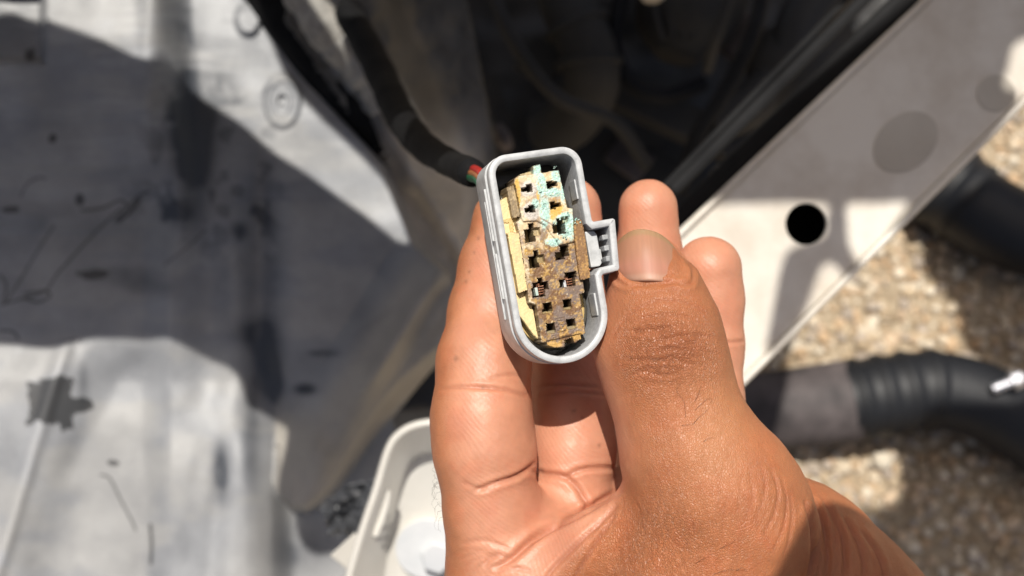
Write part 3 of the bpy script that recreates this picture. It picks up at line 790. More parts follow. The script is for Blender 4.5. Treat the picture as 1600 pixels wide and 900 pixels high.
# terminal block: a relief of raised faces, steps, square sockets and crust
STEP = 0.075
def relief(name, levels, holes, u0, u1, v0, v1, wbase, mat, color_fn, extra=None, seed=1, rough=0.05):
    us = np.arange(u0, u1, STEP); vs = np.arange(v0, v1, STEP)
    Ug, Vg = np.meshgrid(us, vs)
    jit = 0.07
    Uj = Ug + jit*(fbm(Ug/0.5, Vg/0.5, None, seed+5, 3)-0.5); Vj = Vg + jit*(fbm(Ug/0.5, Vg/0.5, None, seed+9, 3)-0.5)
    W = np.full(Ug.shape, wbase)
    for poly, w in levels: W = np.where(in_poly(Uj, Vj, PL(poly, w)), w, W)
    top = W.copy()
    for poly, w in holes: W = np.where(in_poly(Uj, Vj, PL(poly, 1.4)), np.maximum(W, w), W)
    # rounded edges: average neighbours once
    def blur(a):
        b = np.pad(a, 1, mode='edge')
        return (b[1:-1, 1:-1]*4 + b[:-2, 1:-1]*2 + b[2:, 1:-1]*2 + b[1:-1, :-2]*2 + b[1:-1, 2:]*2 + b[:-2, :-2] + b[2:, 2:] + b[:-2, 2:] + b[2:, :-2])/16
    raw = W.copy()
    W = np.where(np.abs(blur(W)-W) < 1.0, blur(W), W)
    onface = (raw < wbase-0.5) & (raw < top+0.3)
    n1 = fbm(Ug/1.3, Vg/1.3, None, seed, 4)-0.5; n2 = fbm(Ug/0.28, Vg/0.28, None, seed+3, 3)-0.5
    W = W + np.where(onface, rough*4*n1 + rough*2.4*n2, 0)
    if extra is not None: W = extra(Ug, Vg, W, onface)
    idx = np.arange(W.size).reshape(W.shape)
    F = np.stack([idx[:-1, :-1], idx[:-1, 1:], idx[1:, 1:], idx[1:, :-1]], -1).reshape(-1, 4)
    mx = np.minimum.reduce([raw[:-1, :-1], raw[:-1, 1:], raw[1:, 1:], raw[1:, :-1]]).ravel()
    F = F[mx < wbase-0.01]
    used = np.zeros(W.size, bool); used[F.ravel()] = True; rm = np.cumsum(used)-1
    V = loc(Ug.ravel()[used], Vg.ravel()[used], W.ravel()[used])
    o = mesh_obj(name, V, rm[F], mat, conn, True)
    md = o.modifiers.new('edges', 'EDGE_SPLIT'); md.split_angle = math.radians(50)
    C = color_fn(Ug, Vg, raw, onface)
    set_color(o, 'paint', C.reshape(-1, 3)[used])
    return o

def rect(x0, y0, x1, y1, sk=0.13):
    """socket edges lean with the block"""
    x0 -= 0.7; x1 += 0.7; y0 -= 0.6; y1 += 0.6
    h = y1-y0; w = x1-x0
    return [(x0, y0), (x1, y0-sk*w), (x1+sk*h, y1-sk*w), (x0+sk*h, y1)]
MAIN = [(802,279),(808,275.5),(820,272.5),(833,269.5),(832,259.5),(844,256),(846.5,270),(858,267.5),(873,265.5),(876,278),(879,292),(883,308),(886.5,324),(895,325.5),(896.5,345),
        (899,360),(906,437),(911,437),(914,457),(906,460),(909,482),(912,505),(915.5,521.5),(908,523.5),(908,530),(898.5,536.5),(896,534),(895,527),(883,532),(882.5,542.5),(866,543.5),(855,540),(854,535),(845.5,535.5),
        (842,505),(838,477),(826,473),(824.5,462),(824,454),(817,405),(811,364),(806,346),(814,340),(809,310)]
UP = [(802,279),(808,275.5),(820,272.5),(846.5,270),(873,265.5),(879,292),(886.5,324),(895,325.5),(898,378),(874,384),(866,372),(852,352),(838,345),(818,346),(814,340),(809,310)]
LOW = [(838,477),(906,460),(915.5,521.5),(908,523.5),(895,527),(845.5,535.5)]
LIP = [(853,533),(895,524),(908,521),(908,530),(898.5,536.5),(896,534),(895,527),(883,532),(882.5,542.5),(866,543.5),(855,540)]
TABT = [(833,272),(832,259.5),(844,256),(846.5,272)]
SLEFT = [(812,272),(833,266),(834,274),(812,279)]
HOLES = [(rect(822.5,289.5,829.5,299.5),7),(rect(815.5,294.5,823,298.5),4.5),
         (rect(827,322,833.5,331.5),7),(rect(820.5,326.5,828,330.5),4.5),
         (rect(854.5,284.5,861,294.5),7),(rect(860,286,869,290.5),4.5),
         (rect(859.5,316.5,865.5,326.5),7),(rect(864.5,319,874.5,323),4.5),
         (rect(827,350,832.5,361),7),(rect(820.5,359.5,834,378),7),(rect(833,357,843,367.5),2.6),
         (rect(835,392,840,402),7),(rect(827.5,402,840,418),7),(rect(839,400,849.5,410),2.6),
         (rect(870,343,880,365),7),(rect(864,353,874,363.5),7),(rect(877,340,886,347),2.4),
         (rect(876,385,887,400),7),(rect(869,395,880.5,405.5),7),
         (rect(841.5,435,847,444),7),(rect(834,443,855.5,453),7),(rect(832.5,452,850,464),6),
         (rect(884,426.5,899.5,434),7),(rect(875.5,438,891,448),7),(rect(884,433,897,447),5),
         (rect(850,474.5,861,486),7),(rect(881,469.5,891.5,479.5),7),(rect(855,506.5,866,516.5),7),(rect(886.5,500,898,509.5),7),
         (rect(849,485,861.5,489.5),2.3),(rect(882,479,893,483.5),2.3),(rect(855.5,516,867.5,521),2.3),(rect(888,509,899.5,514),2.3)]
def u2px(Ug, Vg, w=1.4):
    """photograph-like design coordinates used to lay out the corrosion on the block's face"""
    p = CO + Ug[..., None]*CU + Vg[..., None]*CV + w*CA
    d = D0 - p[..., 2]
    return 800 + p[..., 0]*FPX/d, 450 - p[..., 1]*FPX/d
def soft(x, y, cx, cy, rx, ry): return np.exp(-(((x-cx)/rx)**2 + ((y-cy)/ry)**2))
def teal_mask(x, y, Ug, Vg):
    s = np.maximum.reduce([soft(x, y, 839, 262, 10, 14), soft(x, y, 846, 290, 9, 26), soft(x, y, 851, 330, 9, 30), soft(x, y, 870, 275, 13, 12), soft(x, y, 880, 300, 5, 18), soft(x, y, 884, 352, 20, 26), soft(x, y, 863, 300, 18, 9), soft(x, y, 866, 378, 14, 7), soft(x, y, 836, 318, 7, 10)])
    return s
def block_color(Ug, Vg, raw, onface):
    x, y = u2px(Ug, Vg)
    n1 = fbm(Ug/0.9, Vg/0.9, None, 41, 5); n2 = fbm(Ug/0.35, Vg/0.35, None, 43, 4); n3 = fbm(Ug/0.15, Vg/0.15, None, 47, 2); n4 = fbm(Ug/1.6, Vg/1.6, None, 53, 5)
    tan = np.array([0.66, 0.50, 0.30]); yel = np.array([0.66, 0.41, 0.10]); white = np.array([0.62, 0.58, 0.52]); teal = np.array([0.47, 0.69, 0.60]); teal2 = np.array([0.20, 0.50, 0.42])
    brown = np.array([0.185, 0.098, 0.045]); purple = np.array([0.20, 0.145, 0.115]); gold = np.array([0.50, 0.30, 0.085]); dark = np.array([0.035, 0.028, 0.022]); cream = np.array([0.72, 0.62, 0.43])
    C = np.empty(x.shape + (3,)); C[:] = tan
    def mix(c, a): 
        nonlocal C
        C = C + (c-C)*np.clip(a, 0, 1)[..., None]
    mix(cream, sstep(0.45, 0.6, n1)); mix(purple*1.5, sstep(0.50, 0.62, n4)*0.6); mix(gold, sstep(0.54, 0.66, n2*0.5+n4*0.5)*0.5)
    mix(white, sstep(0.25, 0.5, np.maximum(soft(x, y, 826, 296, 13, 12), soft(x, y, 830, 330, 13, 14)) + 0.5*(n2-0.5))*0.85)
    mix(yel, sstep(0.4, 0.55, np.maximum.reduce([soft(x, y, 869, 330, 14, 16), soft(x, y, 808, 300, 6, 26), soft(x, y, 841, 305, 4, 9), soft(x, y, 864, 300, 10, 5), soft(x, y, 826, 394, 8, 6)]) + 0.7*(n1-0.5)))
    mix(gold, sstep(0.55, 0.7, n2)*sstep(0.3, 0.6, soft(x, y, 868, 318, 20, 30))*0.6)
    low = sstep(-9, 9, y - (384 - 0.20*(x-850)) + 46*(n1-0.5)) * sstep(-7, 6, x - (822 + 0.16*(y-400)) + 22*(n2-0.5))
    low = np.maximum(low, sstep(0.5, 0.7, soft(x, y, 850, 368, 9, 16) + 0.6*(n1-0.5))*0.8)
    mix(brown + (purple-brown)*sstep(0.4, 0.6, n4)[..., None], low)
    mix(gold, low*sstep(0.47, 0.66, n2*0.5 + n1*0.5)*0.8)
    mix(cream*0.9, low*sstep(0.66, 0.72, n3*0.5 + n2*0.5)*0.6)
    mix(gold*1.1, low*sstep(0.3, 0.6, soft(x, y, 866, 539, 16, 5) + soft(x, y, 905, 524, 10, 8))*0.8)
    tm = teal_mask(x, y, Ug, Vg) + 0.55*(n1-0.5) + 0.3*(n2-0.5)
    mix(teal + (white-teal)*sstep(0.45, 0.65, n2)[..., None]*0.4, sstep(0.34, 0.60, tm + 0.25*(n3-0.5)))
    mix(teal2, sstep(0.55, 0.8, tm)*sstep(0.50, 0.68, n2*0.6+n3*0.4)*0.7)
    mix(yel, sstep(0.4, 0.7, tm)*sstep(0.60, 0.70, n1*0.6+n3*0.4)*0.55)
    mix(teal2*0.8, sstep(0.4, 0.7, soft(x, y, 875, 350, 12, 12))*sstep(0.48, 0.6, n3)*0.7)
    mix(purple*0.8, sstep(0.62, 0.7, n3*0.6 + n4*0.4)*0.45)
    mix(purple*1.3, sstep(2.2, 0.6, np.abs(y - (344 + 0.55*(x-850))))*sstep(840, 846, x)*sstep(868, 862, x)*0.9)
    def bl(a, n):
        for _ in range(n):
            b = np.pad(a, 1, mode='edge'); a = (b[1:-1, 1:-1]*2 + b[:-2, 1:-1] + b[2:, 1:-1] + b[1:-1, :-2] + b[1:-1, 2:])/6
        return a
    rim = np.clip(np.abs(bl(np.minimum(raw, 5.0), 5) - np.minimum(raw, 5.0)), 0, 1)
    mix(np.array([0.115, 0.075, 0.045]), sstep(0.04, 0.45, rim)*sstep(0.30, 0.55, n2)*0.75)
    mix(cream*1.05, sstep(0.05, 0.4, rim)*sstep(0.58, 0.70, n1*0.5+n2*0.5)*0.6)
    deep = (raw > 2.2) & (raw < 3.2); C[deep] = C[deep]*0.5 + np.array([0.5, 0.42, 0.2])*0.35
    pit = raw > 4.0; C[pit] = np.array([0.035, 0.026, 0.016])  # sockets blackened in the colour, standing in for their inner shade
    return np.clip(C*(0.86 + 0.28*n3[..., None]), 0, 1)
def block_extra(Ug, Vg, W, onface):
    x, y = u2px(Ug, Vg)
    n2 = fbm(Ug/0.22, Vg/0.22, None, 61, 3); n1 = fbm(Ug/0.7, Vg/0.7, None, 67, 3)
    crust = sstep(0.45, 0.62, teal_mask(x, y, Ug, Vg) + 0.6*(n1-0.5))*(0.06 + 0.16*np.clip(n2-0.42, 0, 1)*2)
    W = W - np.where(onface, crust, 0)
    # raised rims round the upper sockets, moulded marks on the lower face
    for cx, cy, r in ((827, 295, 9), (830, 327, 9)):
        d = np.hypot(x-cx, y-cy); W = W - np.where(onface, 0.07*np.exp(-((d-r)/2.2)**2), 0)
    for k in range(3):
        cx, cy = 874.8 + 1.2*k, 502 + 6.2*k
        d = np.abs(np.hypot((x-cx)/5.0, (y-cy)/2.4)-1)
        W = W - np.where(onface, 0.16*np.exp(-(d/0.26)**2), 0)
    fr, _ = seg_dist(x, y, [(869.5,499),(883,496),(886.5,517),(872.5,520.5),(869.5,499)]); W = W + np.where(onface, 0.12*np.exp(-(fr/0.8)**2), 0)
    marks = [[(863,524),(868,523),(868.5,526.5),(864,527.5),(864.5,531),(869.5,530)], [(873,522.5),(874.5,529.5)], [(876,525.5),(892,522)], [(895.5,516.5),(899,523.5),(901.5,515.5)], [(904,515),(905.5,522.5)]]
    for ml in marks:
        d, _ = seg_dist(x, y, ml); W = W - np.where(onface, 0.14*np.exp(-(d/0.75)**2), 0)
    d, _ = seg_dist(x, y, [(838,345),(852,352),(866,372),(874,384),(898,378)]); W = W + np.where(onface, 0.14*np.exp(-(d/1.3)**2), 0)
    return W
mt, nt_, b_ = new_mat('corroded_terminal_plastic')
at_ = N(nt_, 'ShaderNodeAttribute', attribute_name='paint'); nt_.links.new(at_.outputs['Color'], b_.inputs['Base Color'])
tc_ = N(nt_, 'ShaderNodeTexCoord'); nz_ = N(nt_, 'ShaderNodeTexNoise', Scale=2600.0, Detail=4.0); nt_.links.new(tc_.outputs['Object'], nz_.inputs['Vector'])
bp_ = N(nt_, 'ShaderNodeBump', Strength=1.0, Distance=0.00009); nt_.links.new(nz_.outputs['Fac'], bp_.inputs['Height']); nt_.links.new(bp_.outputs['Normal'], b_.inputs['Normal'])
b_.inputs['Roughness'].default_value = 0.55; b_.inputs['Specular IOR Level'].default_value = 0.4
M['corroded'] = mt
u_all = [p2l(x, y, 1.4) for x, y in MAIN]
bu0, bu1 = min(a for a, _ in u_all)-0.3, max(a for a, _ in u_all)+0.3; bv0, bv1 = min(b for _, b in u_all)-0.3, max(b for _, b in u_all)+0.3
block = relief('terminal_block', [(MAIN, 1.75), (SLEFT, 2.6), (UP, 1.35), (TABT, 1.5), (LOW, 1.7), (LIP, 2.1)], HOLES, bu0, bu1, bv0, bv1, 8.0, M['corroded'], block_color, block_extra, 1, 0.045)
block['label'] = 'terminal block crusted with mint green and brown corrosion'

def strip_color(base, spot, k):
    def fn(Ug, Vg, raw, onface):
        n1 = fbm(Ug/0.8, Vg/1.6, None, 71+k, 4); n2 = fbm(Ug/0.16, Vg/0.3, None, 73+k, 3)
        C = np.empty(Ug.shape+(3,)); C[:] = base
        a = sstep(0.5, 0.64, n1*0.5+n2*0.5)
        C = C + (np.array(spot)-C)*(a*0.75)[..., None]
        return np.clip(C*(0.85+0.3*n2[..., None]), 0, 1)
    return fn
def strip(name, poly, w, mat, colf, seed, holes=(), levels=()):
    q = PL(poly, w); us = [a for a, _ in q]; vs = [b for _, b in q]
    return relief(name, [(poly, w)]+list(levels), list(holes), min(us)-0.2, max(us)+0.2, min(vs)-0.2, max(vs)+0.2, 8.0, mat, colf, None, seed, 0.025)
RW = [(896,354),(898,344),(908,342.5),(913,358),(918,396),(922.5,434),(912,437),(907,437),(901,400)]
strip('side_plate', RW, 0.95, M['corroded'], strip_color((0.24, 0.13, 0.055), (0.46, 0.26, 0.085), 0), 21)['label'] = 'brown scorched side plate'
LS = [(792,364),(799,361.5),(811,364),(817,405),(824.5,453),(810.5,458.5),(801,410)]
strip('side_plate', LS, 1.9, M['corroded'], strip_color((0.78, 0.59, 0.29), (0.60, 0.45, 0.26), 3), 23)['label'] = 'yellow side plate'
UL = [(791,293),(797,290.5),(803.5,288.5),(809,310),(814.5,338),(801,341.5)]
strip('side_plate', UL, 2.3, M['corroded'], strip_color((0.27, 0.20, 0.115), (0.50, 0.38, 0.21), 6), 25)['label'] = 'brown pitted side plate'
BR = [(779,344),(800,340),(812,340),(813,345),(802,347),(803,362),(797,364),(795,349),(780,348)]
strip('bridge_piece', BR, 3.4, M['corroded'], strip_color((0.62, 0.45, 0.19), (0.5, 0.36, 0.17), 9), 27)
YS = [(775.5,316),(789,308),(800,308),(812,380),(830,470),(842,531),(833,524),(810,492),(797,440),(783,370)]
strip('yellow_step', YS, 3.6, M['corroded'], strip_color((0.80, 0.63, 0.33), (0.70, 0.53, 0.26), 12), 29)

# metal left in the third-row sockets: crimped copper terminals
M['copper'] = simple('tarnished_copper', (0.30, 0.12, 0.06), (0.42, 0.22, 0.14), 0.35, 900, 0.00004, 1500, metallic=0.7)
M['verdigris'] = simple('pale_verdigris', (0.42, 0.56, 0.50), (0.62, 0.64, 0.58), 0.7, 900, 0.0001, 1800)
def terminal(px, py, mat2):
    u, v = p2l(px, py, 3.0)
    t = box_l('terminal', u-0.55, u+0.15, v-1.2, v+0.9, 3.4, 7.5, M['copper'], bevel=0.0001)
    for k in range(4):
        box_l('crimp', u-0.35, u+0.55, v-1.0+k*0.42, v-0.8+k*0.42, 2.6, 3.6, M['copper'], t, 0.00005, 0.05)
    box_l('contact', u-1.0, u-0.5, v-1.1, v+0.3, 2.7, 6.5, mat2, t, 0.00012)
    return t
terminal(844, 451, M['verdigris']); terminal(888, 440, M['washer'])
# loose flakes of crust standing off the upper edge
fv, ff, o_ = [], [], 0
for (px, py, w, r) in ((867,262.5,1.2,.22),(868,260.5,1.1,.16),(889,334,.9,.35),(874,342,.8,.35),(880,339,.7,.3),(866,349,.9,.3),(886,360,.9,.3),(902,343,.7,.35),(906,345,.7,.3),(900,348,.6,.25),(883,372,.9,.35),(870,374,.95,.3),(846,300,.95,.3),(851,318,.95,.28),(838,322,1.0,.26)):
    for k in range(3):
        u, v = p2l(px+random.uniform(-2.5, 2.5), py+random.uniform(-2.5, 2.5), w)
        ang = [random.uniform(0.3, 0.62)*r for _ in range(6)]
        for j in range(6): fv.append(loc(u+ang[j]*math.cos(j*1.047), v+ang[j]*math.sin(j*1.047), w+random.uniform(0, .25))[0])
        fv.append(loc(u, v, w-random.uniform(.02, .12))[0]); fv.append(loc(u, v, w+.5)[0])
        for j in range(6): ff += [[o_+j, o_+(j+1) % 6, o_+6], [o_+(j+1) % 6, o_+j, o_+7]]
        o_ += 8
M['mint_crust'] = simple('mint_crust', (0.36, 0.60, 0.52), (0.58, 0.68, 0.60), 0.8, 1500, 0.00008, 2500)
fk = mesh_obj('corrosion_crust', np.array(fv), ff, M['mint_crust'], conn); fk['kind'] = 'stuff'

# ------------------------------------------------------------------ cable behind the connector
harness = empty('wiring_harness', P(700, 255, 260))
tag(harness, 'black taped wiring harness running up and away from the held connector', 'cable')
c = np.array([P(545, 20, 520), P(590, 105, 460), P(622, 175, 400), P(655, 222, 340), P(695, 250, 285), P(737, 270, 236)])
rr = [0.0068, 0.0063, 0.0056, 0.0046, 0.0036, 0.0031]
q = np.array(smooth_line([np.concatenate([a, [r]]) for a, r in zip(c, rr)], 30))
s = np.concatenate([[0], np.cumsum(np.linalg.norm(np.diff(q[:, :3], axis=0), axis=1))])
wrap = 1 + 0.03*((s/0.014) % 1.0) + 0.03*np.sin(s*170)
tube_raw('taped_sleeve', q[:, :3], q[:, 3]*wrap, M['tape'], harness, 20)
for i, (mt_, dx, dy) in enumerate((('wire_red', 2, -6), ('wire_orange', -1, 2), ('wire_green', -3, 10), ('wire_orange', 3, 6), ('wire_green', 4, -2))):
    tube('wire', [P(716+dx*.5, 260+dy*.4, 252), P(736+dx, 268+dy*.8, 238), P(754+dx, 280+dy*.8, 220), loc(-3+dx*.5, 9-dy*.25, 18)[0]], [0.0009]*4, M[mt_], harness, 10)

# ================================================================== the hand
# A signed distance field of tapered limbs, blended at the joints, meshed once as one continuous surface.
def cone_chain(Pn, chain, k=0.0):
    """distance to a chain of tapered limbs (px, py, z, r mm)"""
    d = None
    x, y, z = np.ascontiguousarray(Pn[:, 0]), np.ascontiguousarray(Pn[:, 1]), np.ascontiguousarray(Pn[:, 2])
    pp = x*x + y*y + z*z
    f = np.float32
    for a, b in zip(chain[:-1], chain[1:]):
        A = pt(*a[:3]); B = pt(*b[:3]); ba = B - A; L2 = float(ba @ ba)
        s = x*f(ba[0]) + y*f(ba[1]) + z*f(ba[2]) - f(A @ ba)
        t = np.clip(s*f(1/L2), f(0), f(1))
        q = pp - f(2)*(x*f(A[0]) + y*f(A[1]) + z*f(A[2])) + f(A @ A) - t*(f(2)*s - t*f(L2))
        e = np.sqrt(np.maximum(q, f(0))) - (f(a[3]) + f(b[3]-a[3])*t)
        d = e if d is None else np.minimum(d, e) if k == 0 else smin(d, e, k)
    return d

def smin(a, b, k):
    h = np.maximum(k - np.abs(a-b), 0)/k
    return np.minimum(a, b) - h*h*k*0.25

THUMB = [(1010,414,-9,6.0),(1021,452,-9,7.6),(1031,500,-8.5,9.3),(1031,545,-8,10.9),(1049,612,-8,10.6),(1074,694,-7,11.4)]
THUMB_BASE = [(1076,700,-7,11.3),(1108,760,-7,13.2),(1135,815,-8,14.2),(1092,905,-10,15.5),(1090,1060,-14,19)]
WRIST = [(1178,812,-23,11.2),(1235,882,-23,15.6),(1290,985,-22,20),(1420,1200,-24,26),(1600,1500,-30,29)]
FOREARM = [(1090,1060,-14,19),(1250,1250,-22,27),(1480,1560,-30,30)]
INDEX_META = [(772,815,-19,9.4),(798,930,-20,11.6),(900,1080,-20,17),(1150,1250,-24,24)]
PALM = [(850,900,-24,11),(1080,960,-20,16)]
PALM2 = [(885,835,-28,9.5),(960,810,-34,9),(1060,790,-38,11),(1110,1000,-34,18)]
WEB = [(1012,812,-10.5,6.6),(930,854,-11,5.9),(850,908,-14,7.2)]
INDEX = [(764,765,-18.5,8.9),(757,700,-18.5,9.15),(752,650,-19,8.9),(755,606,-20.5,8.2),(756,565,-22,8.4),(768,485,-27,7.9),(780,420,-30,7.6),(800,350,-31,7.3),(842,306,-31,6.6)]
MIDDLE = [(893,775,-28,7.9),(894,705,-30,8.1),(891,640,-33,7.9),(888,590,-36,7.5),(888,480,-42,7.3),(890,380,-45,7.0),(889,328,-45,6.9)]
RING = [(1000,800,-42,7.0),(1012,640,-53,6.6),(1016,500,-52,6.8),(1014,400,-48,6.5),(1012.5,326,-47,6.2)]
PINKY = [(1070,790,-36,8.2),(1106,625,-40,6.9),(1109,540,-41,6.6),(1108,470,-41,6.75),(1107,421,-40,6.75)]

def hand_sdf(Pn):
    palm = cone_chain(Pn, INDEX_META, 4)
    palm = smin(palm, cone_chain(Pn, PALM, 0), 9)
    palm = smin(palm, cone_chain(Pn, PALM2, 4), 8)
    palm = smin(palm, cone_chain(Pn, FOREARM, 4), 12)
    th = smin(cone_chain(Pn, THUMB, 3.0), cone_chain(Pn, THUMB_BASE, 5), 3)
    w = cone_chain(Pn, WRIST, 5)
    body = smin(palm, w, 10)
    body = smin(body, th, 3.2)
    body = smin(body, cone_chain(Pn, WEB, 3), 4.0)
    body = smin(body, cone_chain(Pn, INDEX, 2.5), 2.2)
    body = smin(body, cone_chain(Pn, MIDDLE, 2.5), 1.6)
    f = np.minimum(cone_chain(Pn, RING, 2.5), cone_chain(Pn, PINKY, 2.5))
    return smin(body, f, 1.6)

def surface_nets(fn, lo, hi, h):
    lo = np.array(lo, float); n = (np.ceil((np.array(hi)-lo)/h/16)*16).astype(int)
    B = 8
    blocks = n//B
    # coarse pass: which blocks can hold the surface
    bi = np.stack(np.meshgrid(*[np.arange(b) for b in blocks], indexing='ij'), -1).reshape(-1, 3)
    cd = fn((lo + (bi*B + B/2)*h).astype(np.float32))
    act = np.abs(cd) < B*h*0.9 + 0.5
    D = np.empty(tuple(n), np.float32)
    D[:] = np.repeat(np.repeat(np.repeat(np.sign(cd).reshape(blocks)*9, B, 0), B, 1), B, 2)
    o = np.stack(np.meshgrid(*[np.arange(B)]*3, indexing='ij'), -1).reshape(-1, 3)
    A = bi[act]
    for s in range(0, len(A), 120):
        ii = (A[s:s+120, None, :]*B + o[None]).reshape(-1, 3)
        D[ii[:, 0], ii[:, 1], ii[:, 2]] = fn((lo + ii*h).astype(np.float32))
    S = D < 0
    c = np.zeros(tuple(n-1), np.int8)
    for dx in (0, 1):
        for dy in (0, 1):
            for dz in (0, 1):
                c += S[dx:n[0]-1+dx, dy:n[1]-1+dy, dz:n[2]-1+dz]
    cells = np.argwhere((c > 0) & (c < 8))
    vid = -np.ones(tuple(n-1), np.int32)
    vid[cells[:, 0], cells[:, 1], cells[:, 2]] = np.arange(len(cells))
    acc = np.zeros((len(cells), 3)); cnt = np.zeros(len(cells))
    cor = [(dx, dy, dz) for dx in (0, 1) for dy in (0, 1) for dz in (0, 1)]
    for a in cor:
        for b in cor:
            if sum(abs(np.subtract(a, b))) == 1 and a < b:
                da = D[cells[:, 0]+a[0], cells[:, 1]+a[1], cells[:, 2]+a[2]]
                db = D[cells[:, 0]+b[0], cells[:, 1]+b[1], cells[:, 2]+b[2]]
                m = (da < 0) != (db < 0)
                t = np.where(m, da/(np.where(m, da-db, 1)), 0)
                p = np.array(a) + t[:, None]*(np.array(b)-np.array(a))
                acc[m] += p[m]; cnt[m] += 1
    V = lo + (cells + acc/cnt[:, None])*h
    F = []
    for ax in range(3):
        u, v = (ax+1) % 3, (ax+2) % 3
        sl0 = [slice(1, n[0]-1), slice(1, n[1]-1), slice(1, n[2]-1)]; sl1 = list(sl0)
        sl0[ax] = slice(0, n[ax]-1); sl1[ax] = slice(1, n[ax])
        s0 = S[tuple(sl0)]; s1 = S[tuple(sl1)]
        e = np.argwhere(s0 != s1)
        off = np.ones(3, int); off[ax] = 0
        inside0 = s0[e[:, 0], e[:, 1], e[:, 2]]
        g = e + off
        def at(du, dv):
            q = g.copy(); q[:, u] -= du; q[:, v] -= dv
            return vid[q[:, 0], q[:, 1], q[:, 2]]
        quad = np.stack([at(1, 1), at(0, 1), at(0, 0), at(1, 0)], 1)
        quad[~inside0] = quad[~inside0][:, ::-1]
        F.append(quad)
    F = np.concatenate(F)
    F = F[(F >= 0).all(1)]
    return V, F

HV, HF = surface_nets(hand_sdf, (-26, -150, -78), (128, 34, 20), 0.42)
# smooth the cell steps away, then normals
def vert_normals(V, F):
    n = np.cross(V[F[:, 2]]-V[F[:, 0]], V[F[:, 3]]-V[F[:, 1]])
    out = np.zeros_like(V)
    for k in range(4): np.add.at(out, F[:, k], n)
    return out/(np.linalg.norm(out, axis=1)[:, None]+1e-12)
E = np.concatenate([HF[:, [0, 1]], HF[:, [1, 2]], HF[:, [2, 3]], HF[:, [3, 0]]])
deg = np.bincount(E.ravel(), minlength=len(HV)).astype(float)
def relax(V, w=0.5, it=2):
    for _ in range(it):
        s = np.stack([np.bincount(E[:, 0], V[E[:, 1], k], len(V)) + np.bincount(E[:, 1], V[E[:, 0], k], len(V)) for k in range(3)], 1)
        V = V*(1-w) + w*s/deg[:, None]
    return V
HV = relax(HV, 0.5, 2)
HN = vert_normals(HV, HF)
dep = D0 - HV[:, 2]
hx = 800 + HV[:, 0]*FPX/dep; hy = 450 - HV[:, 1]*FPX/dep
front = sstep(-0.05, 0.35, HN[:, 2])

# --- which limb a vertex belongs to (for creases and colour)
H32 = HV.astype(np.float32)
dT = np.minimum(cone_chain(H32, THUMB), cone_chain(H32, THUMB_BASE)); dW = cone_chain(H32, WRIST)
dI = np.minimum(cone_chain(H32, INDEX), cone_chain(H32, INDEX_META)); dM = cone_chain(H32, MIDDLE)
dR = cone_chain(H32, RING); dP = cone_chain(H32, PINKY)
dWeb = cone_chain(H32, WEB); dPalm = np.minimum(cone_chain(H32, PALM), cone_chain(H32, PALM2))
allD = np.stack([dT, dW, dI, dM, dR, dP, dWeb, dPalm], 1)
limb = allD.argmin(1)
isT = (limb == 0); isW = (limb == 1); isI = (limb == 2); isM = (limb == 3); isR = (limb == 4); isP = (limb == 5); isWeb = (limb == 6); isPalm = (limb == 7)
palmish = isI | isPalm | isWeb | isM

disp = np.zeros(len(HV)); red = np.zeros(len(HV))
def crease(pl, depth, width, mask=None, taper=True, swell=0.25, n=6):
    global disp, red
    pl = [tuple(q) for q in smooth_line(pl, n)]
    xs = [p[0] for p in pl]; ys = [p[1] for p in pl]; mg = width*4
    sel = np.where((hx > min(xs)-mg) & (hx < max(xs)+mg) & (hy > min(ys)-mg) & (hy < max(ys)+mg) & (HN[:, 2] > -0.1) & (mask if mask is not None else True))[0]
    if not len(sel): return
    d, al = seg_dist(hx[sel], hy[sel], pl)
    tp = np.sqrt(np.clip(4*al*(1-al), 0, 1)) if taper else 1.0
    g = np.exp(-(d/width)**2)*tp
    disp[sel] -= depth*g*front[sel]
    disp[sel] += depth*swell*np.exp(-((d-2.2*width)/(1.3*width))**2)*tp*front[sel]
    red[sel] = np.maximum(red[sel], g*min(1.0, depth/0.5)*front[sel])

# flexion creases of the fingers and palm
crease([(686,608),(720,605),(760,606),(795,611),(823,621)], 0.42, 3.2, isI)
crease([(765,592),(792,586),(815,589)], 0.22, 2.6, isI)
crease([(742,768),(768,757),(800,747),(820,737),(838,722)], 0.75, 3.6, palmish)
crease([(720,752),(755,766),(775,762)], 0.2, 3, palmish)
crease([(828,735),(851,741),(880,745),(900,760),(915,784),(922,800)], 0.8, 4.2, palmish)
crease([(880,748),(905,735),(942,731),(966,732)], 0.6, 3.6, palmish | isR)
crease([(972,766),(945,780),(919,795),(890,810),(859,825),(830,845),(798,874),(772,889)], 1.35, 5.0, palmish | isT)
crease([(966,787),(940,815),(912,840),(866,887),(850,910)], 0.55, 3.6, palmish | isT)
crease([(962,802),(947,825),(930,850),(904,892),(895,915)], 0.5, 3.2, palmish | isT)
crease([(800,876),(783,868),(765,872),(757,886)], 0.35, 4, palmish)
crease([(720,850),(760,845),(800,860)], 0.2, 3, palmish)
crease([(770,900),(800,888),(830,893)], 0.25, 3, palmish)
for k in range(5):
    crease([(700+k*12, 868+k*9), (735+k*10, 858+k*6), (768+k*9, 866+k*5)], 0.12, 2.2, palmish)
crease([(1112,530),(1138,535),(1164,533)], 0.35, 2.6, isP)
crease([(838,604),(880,600),(940,606)], 0.3, 3, isM)
crease([(840,620),(890,612),(950,618)], 0.25, 3, isM)
